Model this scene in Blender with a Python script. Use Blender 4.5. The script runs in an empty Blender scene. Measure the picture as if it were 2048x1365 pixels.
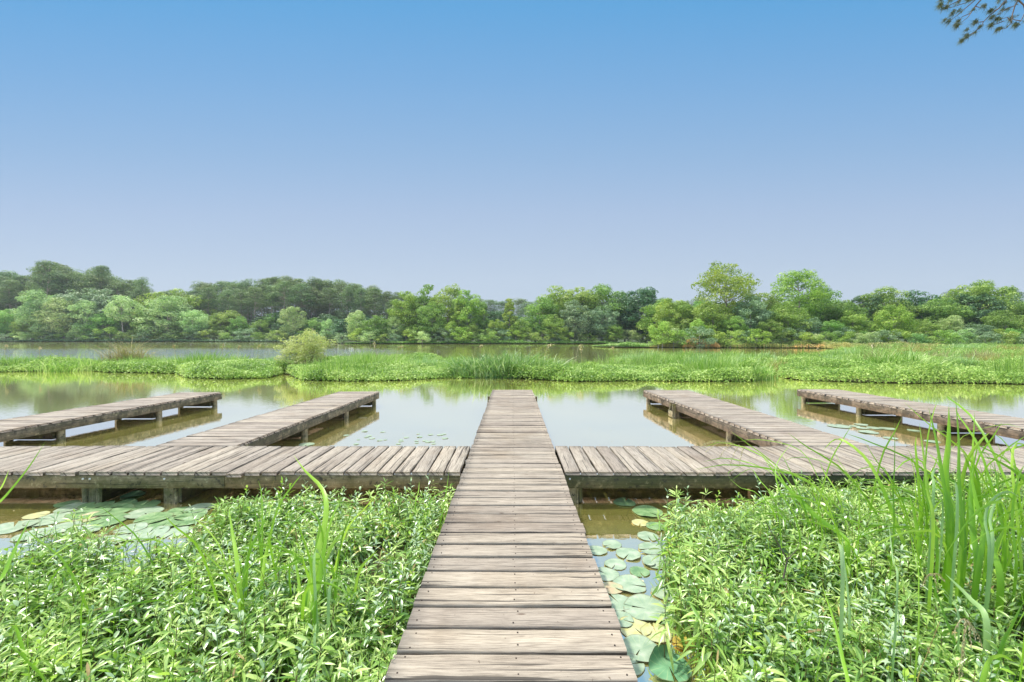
import bpy, math
import numpy as np
R = math.radians
rng = np.random.default_rng(7)
scn = bpy.context.scene
C = scn.collection
F = 878.0      # focal length in px of the 2048 px wide picture
CAMZ = 1.975   # camera above the water (water = z 0)
DECK = 0.39    # deck top above the water
HOR = 672.0

# ------------------------------------------------------------------ camera, sky, sun, exposure
cam_d = bpy.data.cameras.new("camera"); cam = bpy.data.objects.new("camera", cam_d); C.objects.link(cam)
cam_d.sensor_width = 36; cam_d.lens = F / 2048 * 36
cam_d.clip_start = 0.05; cam_d.clip_end = 6000
cam.location = (0, 0, CAMZ)
cam.rotation_euler = (R(90) - math.atan((682.5 - HOR) / F), 0, R(0.05))
scn.camera = cam

SUN_EL, SUN_AZ = 62.0, 304.0      # azimuth clockwise from +Y (view direction)
w = bpy.data.worlds.new("World"); scn.world = w; w.use_nodes = True
nt = w.node_tree; nt.nodes.clear()
def N(nt, t, **k):
    n = nt.nodes.new(t)
    for a, b in k.items(): setattr(n, a, b)
    return n
def L(nt, a, b): nt.links.new(a, b)
def srgb(r, g, b):
    f = lambda c: (c/255/12.92 if c/255 <= .04045 else ((c/255+.055)/1.055)**2.4)
    return (f(r), f(g), f(b), 1)
def ramp(nt, stops, interp='LINEAR'):
    n = N(nt, 'ShaderNodeValToRGB'); n.color_ramp.interpolation = interp
    e = n.color_ramp.elements
    while len(e) < len(stops): e.new(0.5)
    for i, (p, c) in enumerate(stops):
        e[i].position = p; e[i].color = c if len(c) == 4 else (*c, 1)
    return n
tc = N(nt, 'ShaderNodeTexCoord'); sp = N(nt, 'ShaderNodeSeparateXYZ'); L(nt, tc.outputs['Generated'], sp.inputs[0])
rp = ramp(nt, [(0.0, srgb(194,209,226)), (.126, srgb(188,205,225)), (.265, srgb(171,194,224)), (.38, srgb(148,184,222)),
               (.50, srgb(122,174,222)), (.60, srgb(96,166,221)), (.70, srgb(140,180,214)), (.82, srgb(225,232,238)), (1.0, srgb(240,243,246))])
# the blue deepens towards the zenith in broad bands running from left to right across the sky
vm = N(nt, 'ShaderNodeVectorMath', operation='MULTIPLY'); vm.inputs[1].default_value = (.28, 1, 1); L(nt, tc.outputs['Generated'], vm.inputs[0])
vn = N(nt, 'ShaderNodeVectorMath', operation='NORMALIZE'); L(nt, vm.outputs[0], vn.inputs[0])
sn_ = N(nt, 'ShaderNodeSeparateXYZ'); L(nt, vn.outputs[0], sn_.inputs[0]); L(nt, sn_.outputs['Z'], rp.inputs[0])
st = ramp(nt, [(0.0, (0.095,)*3), (.62, (0.095,)*3), (.85, (.20,)*3), (1.0, (.23,)*3)])   # x10: brighter cloud overhead, added out of view as soft fill light
L(nt, sp.outputs['Z'], st.inputs[0])
mrb = N(nt, 'ShaderNodeMapRange'); L(nt, sp.outputs['Y'], mrb.inputs[0])
mrb.inputs[1].default_value = -0.1; mrb.inputs[2].default_value = -.6; mrb.inputs[3].default_value = 1; mrb.inputs[4].default_value = 1.7  # sky also brightened behind the camera, added for gloss on the leaves
mst = N(nt, 'ShaderNodeMath', operation='MULTIPLY'); L(nt, st.outputs[0], mst.inputs[0]); mst.inputs[1].default_value = 10
ms2 = N(nt, 'ShaderNodeMath', operation='MULTIPLY'); L(nt, mst.outputs[0], ms2.inputs[0]); L(nt, mrb.outputs[0], ms2.inputs[1])
bg = N(nt, 'ShaderNodeBackground'); L(nt, rp.outputs[0], bg.inputs[0]); L(nt, ms2.outputs[0], bg.inputs[1])
sky = N(nt, 'ShaderNodeTexSky', sky_type='NISHITA'); sky.sun_disc = False
sky.sun_elevation = R(SUN_EL); sky.sun_rotation = R(SUN_AZ)
bg2 = N(nt, 'ShaderNodeBackground'); L(nt, sky.outputs[0], bg2.inputs[0]); bg2.inputs[1].default_value = 0.05
mx = N(nt, 'ShaderNodeMixShader'); mx.inputs[0].default_value = 0.12
L(nt, bg.outputs[0], mx.inputs[1]); L(nt, bg2.outputs[0], mx.inputs[2])
wo = N(nt, 'ShaderNodeOutputWorld'); L(nt, mx.outputs[0], wo.inputs[0])
sl = bpy.data.lights.new("sun", 'SUN'); sl.energy = 4.9; sl.angle = R(3); sl.color = (1, .96, .88)
so = bpy.data.objects.new("sun", sl); C.objects.link(so)
so.rotation_euler = (R(90 - SUN_EL), 0, R(180 - SUN_AZ)); so.location = (0, -20, 40)
scn.view_settings.view_transform = 'Standard'; scn.view_settings.look = 'None'
scn.view_settings.exposure = 0.20; scn.view_settings.gamma = 1

# ------------------------------------------------------------------ helpers
def P(px, py, y):                       # picture point at depth y metres -> world
    return np.array([(px - 1025) / F * y, y, CAMZ - (py - HOR) / F * y])
def WX(px, y): return (px - 1025) / F * y
def depth_water(py): return F * CAMZ / (py - HOR)

def make_mesh(name, V, faces, mat=None, attrs=None, smooth=False, mats=None, midx=None):
    """V (n,3); faces: (m,k) array or list of such arrays; attrs {name: (n,) or (n,3)}"""
    me = bpy.data.meshes.new(name)
    V = np.asarray(V, np.float32)
    if not isinstance(faces, list): faces = [faces]
    faces = [np.asarray(f, np.int32) for f in faces if len(f)]
    me.vertices.add(len(V)); me.vertices.foreach_set('co', V.ravel())
    loops = np.concatenate([f.ravel() for f in faces])
    tot = np.concatenate([np.full(len(f), f.shape[1], np.int32) for f in faces])
    start = np.concatenate([[0], np.cumsum(tot)[:-1]]).astype(np.int32)
    me.loops.add(len(loops)); me.loops.foreach_set('vertex_index', loops)
    me.polygons.add(len(tot)); me.polygons.foreach_set('loop_start', start); me.polygons.foreach_set('loop_total', tot)
    if midx is not None: me.polygons.foreach_set('material_index', np.asarray(midx, np.int32))
    me.update(calc_edges=True)
    if attrs:
        for k, a in attrs.items():
            a = np.asarray(a, np.float32)
            if a.ndim == 1:
                at = me.attributes.new(k, 'FLOAT', 'POINT'); at.data.foreach_set('value', a)
            else:
                at = me.attributes.new(k, 'FLOAT_VECTOR', 'POINT'); at.data.foreach_set('vector', a.ravel())
    if smooth: me.polygons.foreach_set('use_smooth', np.ones(len(tot), bool))
    for m in (mats or ([mat] if mat else [])): me.materials.append(m)
    return me

class MB:
    """collects geometry into ONE mesh"""
    def __init__(s): s.V=[]; s.Fq=[]; s.Ft=[]; s.A={}; s.n=0
    def add(s, V, q=None, t=None, **attrs):
        V = np.asarray(V, float); s.V.append(V)
        if q is not None and len(q): s.Fq.append(np.asarray(q) + s.n)
        if t is not None and len(t): s.Ft.append(np.asarray(t) + s.n)
        for k, a in attrs.items(): s.A.setdefault(k, []).append(np.broadcast_to(np.asarray(a, float), (len(V),) + np.shape(a)[1:] if np.ndim(a) else (len(V),)))
        s.n += len(V)
    def mesh2(s, name, mat, mat2, nq):
        me = s.mesh(name, mat); me.materials.append(mat2); return me
    def mesh(s, name, mat, smooth=False):
        fs = []
        if s.Fq: fs.append(np.concatenate(s.Fq))
        if s.Ft: fs.append(np.concatenate(s.Ft))
        return make_mesh(name, np.concatenate(s.V), fs, mat, {k: np.concatenate(a) for k, a in s.A.items()}, smooth)
    def build(s, name, mat, parent=None, smooth=False):
        return link(name, s.mesh(name, mat, smooth), parent)

def link(name, me, parent=None):
    o = bpy.data.objects.new(name, me); C.objects.link(o)
    if parent is not None: o.parent = parent
    return o
def tag(o, label=None, cat=None, group=None, kind=None):
    if label: o['label'] = label
    if cat: o['category'] = cat
    if group: o['group'] = group
    if kind: o['kind'] = kind
    return o
def thing(name, label, cat, loc=(0,0,0), rz=0, group=None):
    o = bpy.data.objects.new(name, None); C.objects.link(o); o.empty_display_size = .2
    o.location = loc; o.rotation_euler = (0, 0, rz)
    return tag(o, label, cat, group)
def unit(v): return v / np.maximum(np.linalg.norm(v, axis=-1, keepdims=True), 1e-9)
def hsh(x, y, s=0):
    v = np.sin(x * 127.1 + y * 311.7 + s * 74.7) * 43758.5453
    return v - np.floor(v)
def vnoise(x, y, s=0):
    xi, yi = np.floor(x), np.floor(y); fx, fy = x - xi, y - yi
    fx = fx*fx*(3-2*fx); fy = fy*fy*(3-2*fy)
    a = hsh(xi, yi, s); b = hsh(xi+1, yi, s); c = hsh(xi, yi+1, s); d = hsh(xi+1, yi+1, s)
    return (a*(1-fx)+b*fx)*(1-fy) + (c*(1-fx)+d*fx)*fy
def tube(mb, pts, rad, k=6, **attrs):
    pts = np.asarray(pts, float); n = len(pts); rad = np.broadcast_to(rad, (n,))
    T = np.gradient(pts, axis=0) if n > 1 else pts; T = unit(T)
    up = np.array([0, 0, 1.]) if abs(T[0, 2]) < .9 else np.array([1., 0, 0])
    U = unit(np.cross(T, up)); W = np.cross(T, U)
    a = np.arange(k) / k * 2 * math.pi
    V = pts[:, None] + rad[:, None, None] * (np.cos(a)[None, :, None] * U[:, None] + np.sin(a)[None, :, None] * W[:, None])
    i = np.arange(n-1)[:, None] * k; j = np.arange(k)[None]; j2 = (j + 1) % k
    q = np.stack([i+j, i+j2, i+k+j2, i+k+j], -1).reshape(-1, 4)
    mb.add(V.reshape(-1, 3), q=q, **attrs)

# ------------------------------------------------------------------ materials
def newmat(name):
    m = bpy.data.materials.new(name); m.use_nodes = True; t = m.node_tree; t.nodes.clear()
    o = N(t, 'ShaderNodeOutputMaterial'); return m, t, o
def attr(t, n): return N(t, 'ShaderNodeAttribute', attribute_name=n)
def mixc(t, a, b, f, bt='MIX'):
    m = N(t, 'ShaderNodeMix', data_type='RGBA', blend_type=bt)
    for v, i in ((a, 6), (b, 7)):
        if isinstance(v, (tuple, list)): m.inputs[i].default_value = v if len(v) == 4 else (*v, 1)
        else: L(t, v, m.inputs[i])
    if isinstance(f, (int, float)): m.inputs[0].default_value = f
    else: L(t, f, m.inputs[0])
    return m.outputs[2]
def leafmat(name, c1, c2, c3, rough=.45, spec=.5, transl=.3, nscale=.6, objrand=0.0, tip=None):
    """leaf colour from a per-leaf random value, soft patches in space and a per-tree random"""
    m, t, o = newmat(name)
    a = attr(t, 'rnd')
    g = N(t, 'ShaderNodeNewGeometry')
    nz = N(t, 'ShaderNodeTexNoise'); nz.inputs['Scale'].default_value = nscale; nz.inputs['Detail'].default_value = 3
    L(t, g.outputs['Position'], nz.inputs['Vector'])
    ma = N(t, 'ShaderNodeMath', operation='MULTIPLY_ADD'); L(t, nz.outputs[0], ma.inputs[0]); ma.inputs[1].default_value = 1.6; ma.inputs[2].default_value = -.8
    ad = N(t, 'ShaderNodeMath', operation='ADD'); L(t, a.outputs['Fac'], ad.inputs[0]); L(t, ma.outputs[0], ad.inputs[1])
    r = ramp(t, [(0, c1), (.5, c2), (1, c3)]); L(t, ad.outputs[0], r.inputs[0])
    col = r.outputs[0]
    if objrand:
        oi = N(t, 'ShaderNodeObjectInfo')
        hs = N(t, 'ShaderNodeHueSaturation')
        m1 = N(t, 'ShaderNodeMapRange'); L(t, oi.outputs['Random'], m1.inputs[0]); m1.inputs[3].default_value = .5 - objrand*.06; m1.inputs[4].default_value = .5 + objrand*.04
        m2 = N(t, 'ShaderNodeMath', operation='FRACT'); m3 = N(t, 'ShaderNodeMath', operation='MULTIPLY'); L(t, oi.outputs['Random'], m3.inputs[0]); m3.inputs[1].default_value = 7.3; L(t, m3.outputs[0], m2.inputs[0])
        m4 = N(t, 'ShaderNodeMapRange'); L(t, m2.outputs[0], m4.inputs[0]); m4.inputs[3].default_value = 1-objrand*.35; m4.inputs[4].default_value = 1+objrand*.35
        L(t, m1.outputs[0], hs.inputs['Hue']); L(t, m4.outputs[0], hs.inputs['Value']); L(t, col, hs.inputs['Color']); col = hs.outputs[0]
    p = N(t, 'ShaderNodeBsdfPrincipled'); L(t, col, p.inputs['Base Color']); p.inputs['Roughness'].default_value = rough
    p.inputs['Specular IOR Level'].default_value = spec
    if transl:
        tr = N(t, 'ShaderNodeBsdfTranslucent'); tcol = mixc(t, col, (.35, .62, .05), .35); L(t, tcol, tr.inputs[0])
        mxs = N(t, 'ShaderNodeMixShader'); mxs.inputs[0].default_value = transl
        L(t, p.outputs[0], mxs.inputs[1]); L(t, tr.outputs[0], mxs.inputs[2]); L(t, mxs.outputs[0], o.inputs[0])
    else: L(t, p.outputs[0], o.inputs[0])
    return m
def plain(name, c1, c2, scale=3, rough=.8, bump=.3, stretch=(1,1,1), spec=.3):
    m, t, o = newmat(name)
    tc = N(t, 'ShaderNodeTexCoord'); mp = N(t, 'ShaderNodeMapping'); mp.inputs['Scale'].default_value = stretch
    L(t, tc.outputs['Object'], mp.inputs[0])
    nz = N(t, 'ShaderNodeTexNoise'); nz.inputs['Scale'].default_value = scale; nz.inputs['Detail'].default_value = 8; nz.inputs['Roughness'].default_value = .65
    L(t, mp.outputs[0], nz.inputs['Vector'])
    r = ramp(t, [(.3, c1), (.7, c2)]); L(t, nz.outputs[0], r.inputs[0])
    p = N(t, 'ShaderNodeBsdfPrincipled'); L(t, r.outputs[0], p.inputs['Base Color']); p.inputs['Roughness'].default_value = rough
    p.inputs['Specular IOR Level'].default_value = spec
    b = N(t, 'ShaderNodeBump'); b.inputs['Strength'].default_value = bump; b.inputs['Distance'].default_value = .02
    L(t, nz.outputs[0], b.inputs['Height']); L(t, b.outputs[0], p.inputs['Normal']); L(t, p.outputs[0], o.inputs[0])
    return m

def wood(name, light, mid, dark, moss=0.0, mosscol=(.09,.10,.03), stain=.3, crack=.85):
    """weathered timber: attribute gc = (along, across, plank random)"""
    m, t, o = newmat(name)
    g = attr(t, 'gc'); s = N(t, 'ShaderNodeSeparateXYZ'); L(t, g.outputs['Vector'], s.inputs[0])
    def vec(kx, ky, kz):
        c = N(t, 'ShaderNodeCombineXYZ')
        for i, k in enumerate((kx, ky, kz)):
            mm = N(t, 'ShaderNodeMath', operation='MULTIPLY'); L(t, s.outputs[i], mm.inputs[0]); mm.inputs[1].default_value = k; L(t, mm.outputs[0], c.inputs[i])
        return c.outputs[0]
    def noise(v, det=4, rgh=.6, dist=0, sc=1):
        n = N(t, 'ShaderNodeTexNoise'); n.inputs['Scale'].default_value = sc; n.inputs['Detail'].default_value = det
        n.inputs['Roughness'].default_value = rgh; n.inputs['Distortion'].default_value = dist; L(t, v, n.inputs['Vector']); return n.outputs[0]
    grain = noise(vec(2.4, 130, 91), 6, .8, .5)
    fine = noise(vec(7, 240, 37), 3, .6)
    blot = noise(vec(1.6, 7, 53), 4, .6)
    r1 = ramp(t, [(.30, dark), (.44, mid), (.58, light)]); L(t, grain, r1.inputs[0])
    col = r1.outputs[0]
    r2 = ramp(t, [(.35, (.82, .80, .79, 1)), (.6, (1.06, 1.05, 1.03, 1))]); L(t, blot, r2.inputs[0])
    col = mixc(t, col, r2.outputs[0], .8, 'MULTIPLY')
    r3 = ramp(t, [(.40, (.38, .36, .35, 1)), (.50, (1, 1, 1, 1))]); L(t, fine, r3.inputs[0])
    col = mixc(t, col, r3.outputs[0], .65, 'MULTIPLY')
    # plank to plank tone
    hv = N(t, 'ShaderNodeTexWhiteNoise', noise_dimensions='1D'); L(t, s.outputs[2], hv.inputs['W'])
    r4 = ramp(t, [(0, (.74, .70, .69, 1)), (.5, (.96, .95, .95, 1)), (1, (1.12, 1.09, 1.03, 1))]); L(t, hv.outputs[0], r4.inputs[0])
    col = mixc(t, col, r4.outputs[0], .85, 'MULTIPLY')
    # long drying cracks
    ck = noise(vec(.9, 46, 17), 2, .5, .15)
    r5 = ramp(t, [(.365, (1, 1, 1, 1)), (.395, (0, 0, 0, 1))]); L(t, ck, r5.inputs[0])
    ckf = N(t, 'ShaderNodeMath', operation='MULTIPLY'); L(t, r5.outputs[0], ckf.inputs[0]); ckf.inputs[1].default_value = crack
    col = mixc(t, col, (.05, .042, .035), ckf.outputs[0])
    # knots
    vo = N(t, 'ShaderNodeTexVoronoi'); vo.inputs['Scale'].default_value = 1; L(t, vec(3.1, 9, 29), vo.inputs['Vector'])
    r6 = ramp(t, [(.045, (1, 1, 1, 1)), (.10, (0, 0, 0, 1))]); L(t, vo.outputs['Distance'], r6.inputs[0])
    kf = N(t, 'ShaderNodeMath', operation='MULTIPLY'); L(t, r6.outputs[0], kf.inputs[0]); kf.inputs[1].default_value = .75
    col = mixc(t, col, (.10, .065, .045), kf.outputs[0])
    if not moss:
        gq = N(t, 'ShaderNodeNewGeometry')
        for sc, lo, hi, cc_, ff in ((1.7, .52, .75, (.72,.66,.60), .75), (34, .70, .74, (.35,.30,.26), .8)):
            nq = N(t, 'ShaderNodeTexNoise'); nq.inputs['Scale'].default_value = sc; nq.inputs['Detail'].default_value = 6; L(t, gq.outputs['Position'], nq.inputs['Vector'])
            rq = ramp(t, [(lo, (0, 0, 0, 1)), (hi, (1, 1, 1, 1))]); L(t, nq.outputs[0], rq.inputs[0])
            fq = N(t, 'ShaderNodeMath', operation='MULTIPLY'); L(t, rq.outputs[0], fq.inputs[0]); fq.inputs[1].default_value = ff
            col = mixc(t, col, cc_, fq.outputs[0], 'MULTIPLY')
    if moss:
        gp = N(t, 'ShaderNodeNewGeometry')
        n1 = N(t, 'ShaderNodeTexNoise'); n1.inputs['Scale'].default_value = 4.5; n1.inputs['Detail'].default_value = 7; n1.inputs['Roughness'].default_value = .7; L(t, gp.outputs['Position'], n1.inputs['Vector'])
        r7 = ramp(t, [(.5 - moss*.25, (0, 0, 0, 1)), (.66 - moss*.16, (1, 1, 1, 1))]); L(t, n1.outputs[0], r7.inputs[0])
        f7 = N(t, 'ShaderNodeMath', operation='MULTIPLY'); L(t, r7.outputs[0], f7.inputs[0]); f7.inputs[1].default_value = .8
        col = mixc(t, col, mosscol, f7.outputs[0])
        n2 = N(t, 'ShaderNodeTexNoise'); n2.inputs['Scale'].default_value = 11; n2.inputs['Detail'].default_value = 6; n2.inputs['Roughness'].default_value = .75; L(t, gp.outputs['Position'], n2.inputs['Vector'])
        r8 = ramp(t, [(.57, (0, 0, 0, 1)), (.66, (1, 1, 1, 1))]); L(t, n2.outputs[0], r8.inputs[0])
        f8 = N(t, 'ShaderNodeMath', operation='MULTIPLY'); L(t, r8.outputs[0], f8.inputs[0]); f8.inputs[1].default_value = stain
        col = mixc(t, col, (.36, .33, .20), f8.outputs[0])
        r9 = ramp(t, [(.36, (1, 1, 1, 1)), (.45, (0, 0, 0, 1))]); L(t, n2.outputs[0], r9.inputs[0])
        col = mixc(t, col, (.035, .035, .028), r9.outputs[0])
    p = N(t, 'ShaderNodeBsdfPrincipled'); L(t, col, p.inputs['Base Color']); p.inputs['Roughness'].default_value = .78
    p.inputs['Specular IOR Level'].default_value = .25
    hgt = N(t, 'ShaderNodeMath', operation='SUBTRACT'); L(t, grain, hgt.inputs[0]); L(t, ckf.outputs[0], hgt.inputs[1])
    b = N(t, 'ShaderNodeBump'); b.inputs['Strength'].default_value = .55; b.inputs['Distance'].default_value = .004
    L(t, hgt.outputs[0], b.inputs['Height']); L(t, b.outputs[0], p.inputs['Normal']); L(t, p.outputs[0], o.inputs[0])
    return m
M_DECK = wood('deck_wood', (.41,.36,.30), (.315,.275,.225), (.115,.098,.08))
M_DECKF = wood('far_deck_wood', (.42,.375,.32), (.32,.28,.235), (.14,.12,.10))
M_SIDE = wood('side_board_wood', (.34,.30,.19), (.24,.20,.12), (.10,.085,.05), moss=.55, mosscol=(.10,.095,.04), stain=.7)
M_SIDEG = wood('mossy_board_wood', (.20,.19,.12), (.13,.125,.075), (.06,.06,.04), moss=.9, mosscol=(.05,.06,.025), stain=.5)
M_SIDEB = wood('brown_board_wood', (.27,.22,.165), (.18,.145,.11), (.07,.056,.042), moss=.45, mosscol=(.045,.04,.028), stain=.45)
M_SIDEL = wood('lichen_board_wood', (.27,.25,.19), (.18,.165,.12), (.07,.065,.045), moss=.65, mosscol=(.05,.052,.032), stain=.8)
M_BEAM = wood('beam_wood', (.12,.10,.06), (.08,.065,.04), (.04,.03,.02), moss=.4)
M_POST = wood('post_wood', (.42,.38,.27), (.30,.27,.18), (.14,.12,.08), moss=.4, stain=.6)
M_BOLT = plain('galvanised_bolt', (.5,.5,.48), (.7,.7,.68), 20, .45, 0, spec=.6)
M_NAIL = plain('rusty_nail', (.03,.022,.018), (.06,.04,.03), 20, .7, 0)
M_BARK = plain('bark', (.18,.16,.13), (.42,.38,.32), 3, .9, .6, (4,4,.8))
M_PBARK = plain('pine_bark', (.24,.19,.15), (.46,.39,.32), 3, .9, .6, (4,4,.8))
M_TWIG = plain('twig', (.09,.07,.055), (.17,.13,.10), 12, .8, .1)
M_TWIG2 = plain('shrub_twig', (.22,.15,.08), (.38,.28,.17), 12, .8, .1)
M_MUD = plain('mud', (.06,.05,.025), (.11,.12,.04), 2, .9, .4)
M_LAND = plain('land_grass', (.03,.05,.015), (.07,.10,.03), 1.2, .9, .4)

def watermat():
    m, t, o = newmat('pond_water')
    g = N(t, 'ShaderNodeNewGeometry'); s = N(t, 'ShaderNodeSeparateXYZ'); L(t, g.outputs['Position'], s.inputs[0])
    def nz(scale, det, stretch):
        mp = N(t, 'ShaderNodeMapping'); mp.inputs['Scale'].default_value = stretch; L(t, g.outputs['Position'], mp.inputs[0])
        n = N(t, 'ShaderNodeTexNoise'); n.inputs['Scale'].default_value = scale; n.inputs['Detail'].default_value = det
        L(t, mp.outputs[0], n.inputs['Vector']); return n.outputs[0]
    # calm close by, slight ripples at 10-20 m, wind-ruffled lanes on the open lake
    b1 = N(t, 'ShaderNodeBump'); b1.inputs['Strength'].default_value = .10; b1.inputs['Distance'].default_value = .01; L(t, nz(7, 3, (.6, 1.6, 1)), b1.inputs['Height'])
    msk = N(t, 'ShaderNodeMapRange'); L(t, s.outputs[1], msk.inputs[0]); msk.inputs[1].default_value = 22; msk.inputs[2].default_value = 40; msk.inputs[3].default_value = 0; msk.inputs[4].default_value = 1
    m2 = N(t, 'ShaderNodeMapRange'); L(t, s.outputs[1], m2.inputs[0]); m2.inputs[1].default_value = 55; m2.inputs[2].default_value = 75; m2.inputs[3].default_value = 1; m2.inputs[4].default_value = .012
    m3 = N(t, 'ShaderNodeMapRange'); L(t, s.outputs[0], m3.inputs[0]); m3.inputs[1].default_value = -26; m3.inputs[2].default_value = -8; m3.inputs[3].default_value = 1; m3.inputs[4].default_value = .05
    ml = N(t, 'ShaderNodeMath', operation='MULTIPLY'); L(t, msk.outputs[0], ml.inputs[0]); L(t, m2.outputs[0], ml.inputs[1])
    ml2 = N(t, 'ShaderNodeMath', operation='MULTIPLY'); L(t, ml.outputs[0], ml2.inputs[0]); L(t, m3.outputs[0], ml2.inputs[1])
    b2 = N(t, 'ShaderNodeBump'); b2.inputs['Distance'].default_value = .2; L(t, ml2.outputs[0], b2.inputs['Strength'])
    L(t, nz(2.2, 1, (.5, 1.2, 1)), b2.inputs['Height']); L(t, b1.outputs[0], b2.inputs['Normal'])
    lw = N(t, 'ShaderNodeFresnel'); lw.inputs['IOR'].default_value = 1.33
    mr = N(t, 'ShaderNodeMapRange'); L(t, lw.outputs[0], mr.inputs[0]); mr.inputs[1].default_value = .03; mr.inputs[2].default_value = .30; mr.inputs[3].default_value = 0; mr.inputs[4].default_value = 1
    tint = mixc(t, (1.22, 1.0, .84), (1.10, 1.03, .96), mr.outputs[0])  # gloss tint above full white, warmer at steep angles, paints sky reflections paler
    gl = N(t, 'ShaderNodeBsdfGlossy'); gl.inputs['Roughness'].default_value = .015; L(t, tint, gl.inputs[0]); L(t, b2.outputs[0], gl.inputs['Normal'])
    mud = ramp(t, [(.35, (.068,.066,.016)), (.65, (.092,.086,.022))]); L(t, nz(.5, 4, (1, 1, 1)), mud.inputs[0])
    mg = N(t, 'ShaderNodeMapRange'); L(t, lw.outputs[0], mg.inputs[0]); mg.inputs[1].default_value = .03; mg.inputs[2].default_value = .65; mg.inputs[3].default_value = 1; mg.inputs[4].default_value = .3
    dcol = mixc(t, (.005, .005, .003), mud.outputs[0], mg.outputs[0])
    df = N(t, 'ShaderNodeBsdfDiffuse'); L(t, dcol, df.inputs[0])
    ad = N(t, 'ShaderNodeAddShader'); L(t, gl.outputs[0], ad.inputs[0]); L(t, df.outputs[0], ad.inputs[1]); L(t, ad.outputs[0], o.inputs[0])
    return m
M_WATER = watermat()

# ------------------------------------------------------------------ setting
def poly(name, pts, z, mat, kind='structure'):
    pts = np.array([(x, y, z) for x, y in pts]); n = len(pts)
    me = bpy.data.meshes.new(name); me.from_pydata([tuple(p) for p in pts], [], [tuple(range(n))]); me.materials.append(mat); me.update()
    o = link(name, me); tag(o, kind=kind); return o
poly('lake_bed', [(-1500,-300),(1500,-300),(1500,1800),(-1500,1800)], -1.2, M_MUD)
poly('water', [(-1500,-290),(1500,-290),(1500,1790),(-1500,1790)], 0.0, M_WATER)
shore_px = [(-700,143),(0,143),(330,142),(560,141),(655,138),(676,112),(700,107),(1000,106),(1290,106),(1310,72),(1330,69)]
SH = [(WX(a, b), b) for a, b in shore_px]
right = [(WX(1186, 79), 79), (WX(1230, 74), 74), (WX(1400, 71), 71), (WX(1640, 70), 70), (WX(1700, 60), 60)]
far_bank = [(-1400, 150)] + SH[:9] + [(WX(1240,100),100), (WX(1215,86),86)] + right + [(WX(1760,50),50),(60,45),(200,40),(1400,60),(1400,1700),(-1400,1700)]
fb = poly('ground', far_bank, 0.14, M_LAND)
near = poly('near_bank', [(-60,-40),(60,-40),(60,14),(22,14),(12.5,8),(11,4),(7,.6),(2,.2),(-8,.6),(-16,3),(-60,6)], 0.06, M_LAND)

near_edge = [(-300,745),(0,745),(130,743),(180,742),(210,746),(350,748),(370,757),(450,760),(540,757),(570,748),(600,762),(700,764),(800,763),(900,757),(1000,757),(1100,762),(1150,765),(1300,763),(1400,765),(1500,765),(1542,757),(1552,746),(1562,757),(1600,762),(1700,766),(1800,769),(1900,768),(2048,771),(2350,772)]
NEp = np.array([a for a, b in near_edge]); NEz = np.array([depth_water(b) for a, b in near_edge])
back = [(-300,29.5),(0,29),(300,28.5),(550,29),(620,31),(700,33),(900,33),(960,28),(1060,26),(1120,24),(1200,25),(1240,31),(1500,34),(1545,31),(1600,33),(1660,42),(1720,60),(2048,66),(2350,66)]
BKp = np.array([a for a, b in back]); BKz = np.array([b for a, b in back], float)
def zn(px): return np.interp(px, NEp, NEz)
def zb(px): return np.interp(px, BKp, BKz)
ps = np.linspace(-300, 2350, 160)
strip = [(WX(p, zn(p)+.35), zn(p)+.35) for p in ps] + [(WX(p, zb(p)-.4), zb(p)-.4) for p in ps[::-1]]
poly('mud_underlay', strip, 0.03, M_MUD)

# ------------------------------------------------------------------ timber
def board(mb, x0, x1, y0, y1, z0, z1, along=0, wob=.002, seg=None, rnd=None, bev=.004, warp=0, gx=None):
    """axis-aligned board with softened long edges; along = 0 (x) or 1 (y) or 2 (z)"""
    lo = np.array([x0, y0, z0], float); hi = np.array([x1, y1, z1], float)
    o1, o2 = [a for a in (0, 1, 2) if a != along]
    Ln = hi[along] - lo[along]; seg = seg or max(2, int(Ln / .25))
    c1, c2 = (lo[o1]+hi[o1])/2, (lo[o2]+hi[o2])/2; h1, h2 = (hi[o1]-lo[o1])/2, (hi[o2]-lo[o2])/2
    b = bev
    prof = np.array([(-h1, -h2), (h1, -h2), (h1, h2-b), (h1-b, h2), (-h1+b, h2), (-h1, h2-b)])
    k = len(prof); t = np.linspace(0, 1, seg+1)
    V = np.zeros((seg+1, k, 3)); rr = rng.random() if rnd is None else rnd
    ph = rng.random(4) * 6.28
    w1 = wob * (np.sin(t*5 + ph[0]) + .6*np.sin(t*17+ph[1])); w2 = warp * (np.sin(t*3.1+ph[2]))
    e = rng.normal(0, wob*.7, (seg+1, k))
    V[..., along] = lo[along] + Ln * t[:, None]
    V[..., o1] = c1 + prof[None, :, 0] + w1[:, None] + e
    V[..., o2] = c2 + prof[None, :, 1] + w2[:, None]
    i = np.arange(seg)[:, None]*k; j = np.arange(k)[None]; j2 = (j+1) % k
    q = np.stack([i+j, i+j2, i+k+j2, i+k+j], -1).reshape(-1, 4)
    caps = [(0,1,2,5),(5,2,3,4),(seg*k+3,seg*k+2,seg*k+5,seg*k+4)[::1],(seg*k+2,seg*k+1,seg*k+0,seg*k+5)]
    gc = np.zeros((seg+1, k, 3))
    gc[..., 0] = V[..., along]; gc[..., 1] = (prof[:, 0] + prof[:, 1])[None] + rr*3; gc[..., 2] = rr
    V = V.reshape(-1, 3)
    mb.add(V, q=np.concatenate([q, np.array(caps)]), gc=gc.reshape(-1, 3))
    return mb
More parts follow.
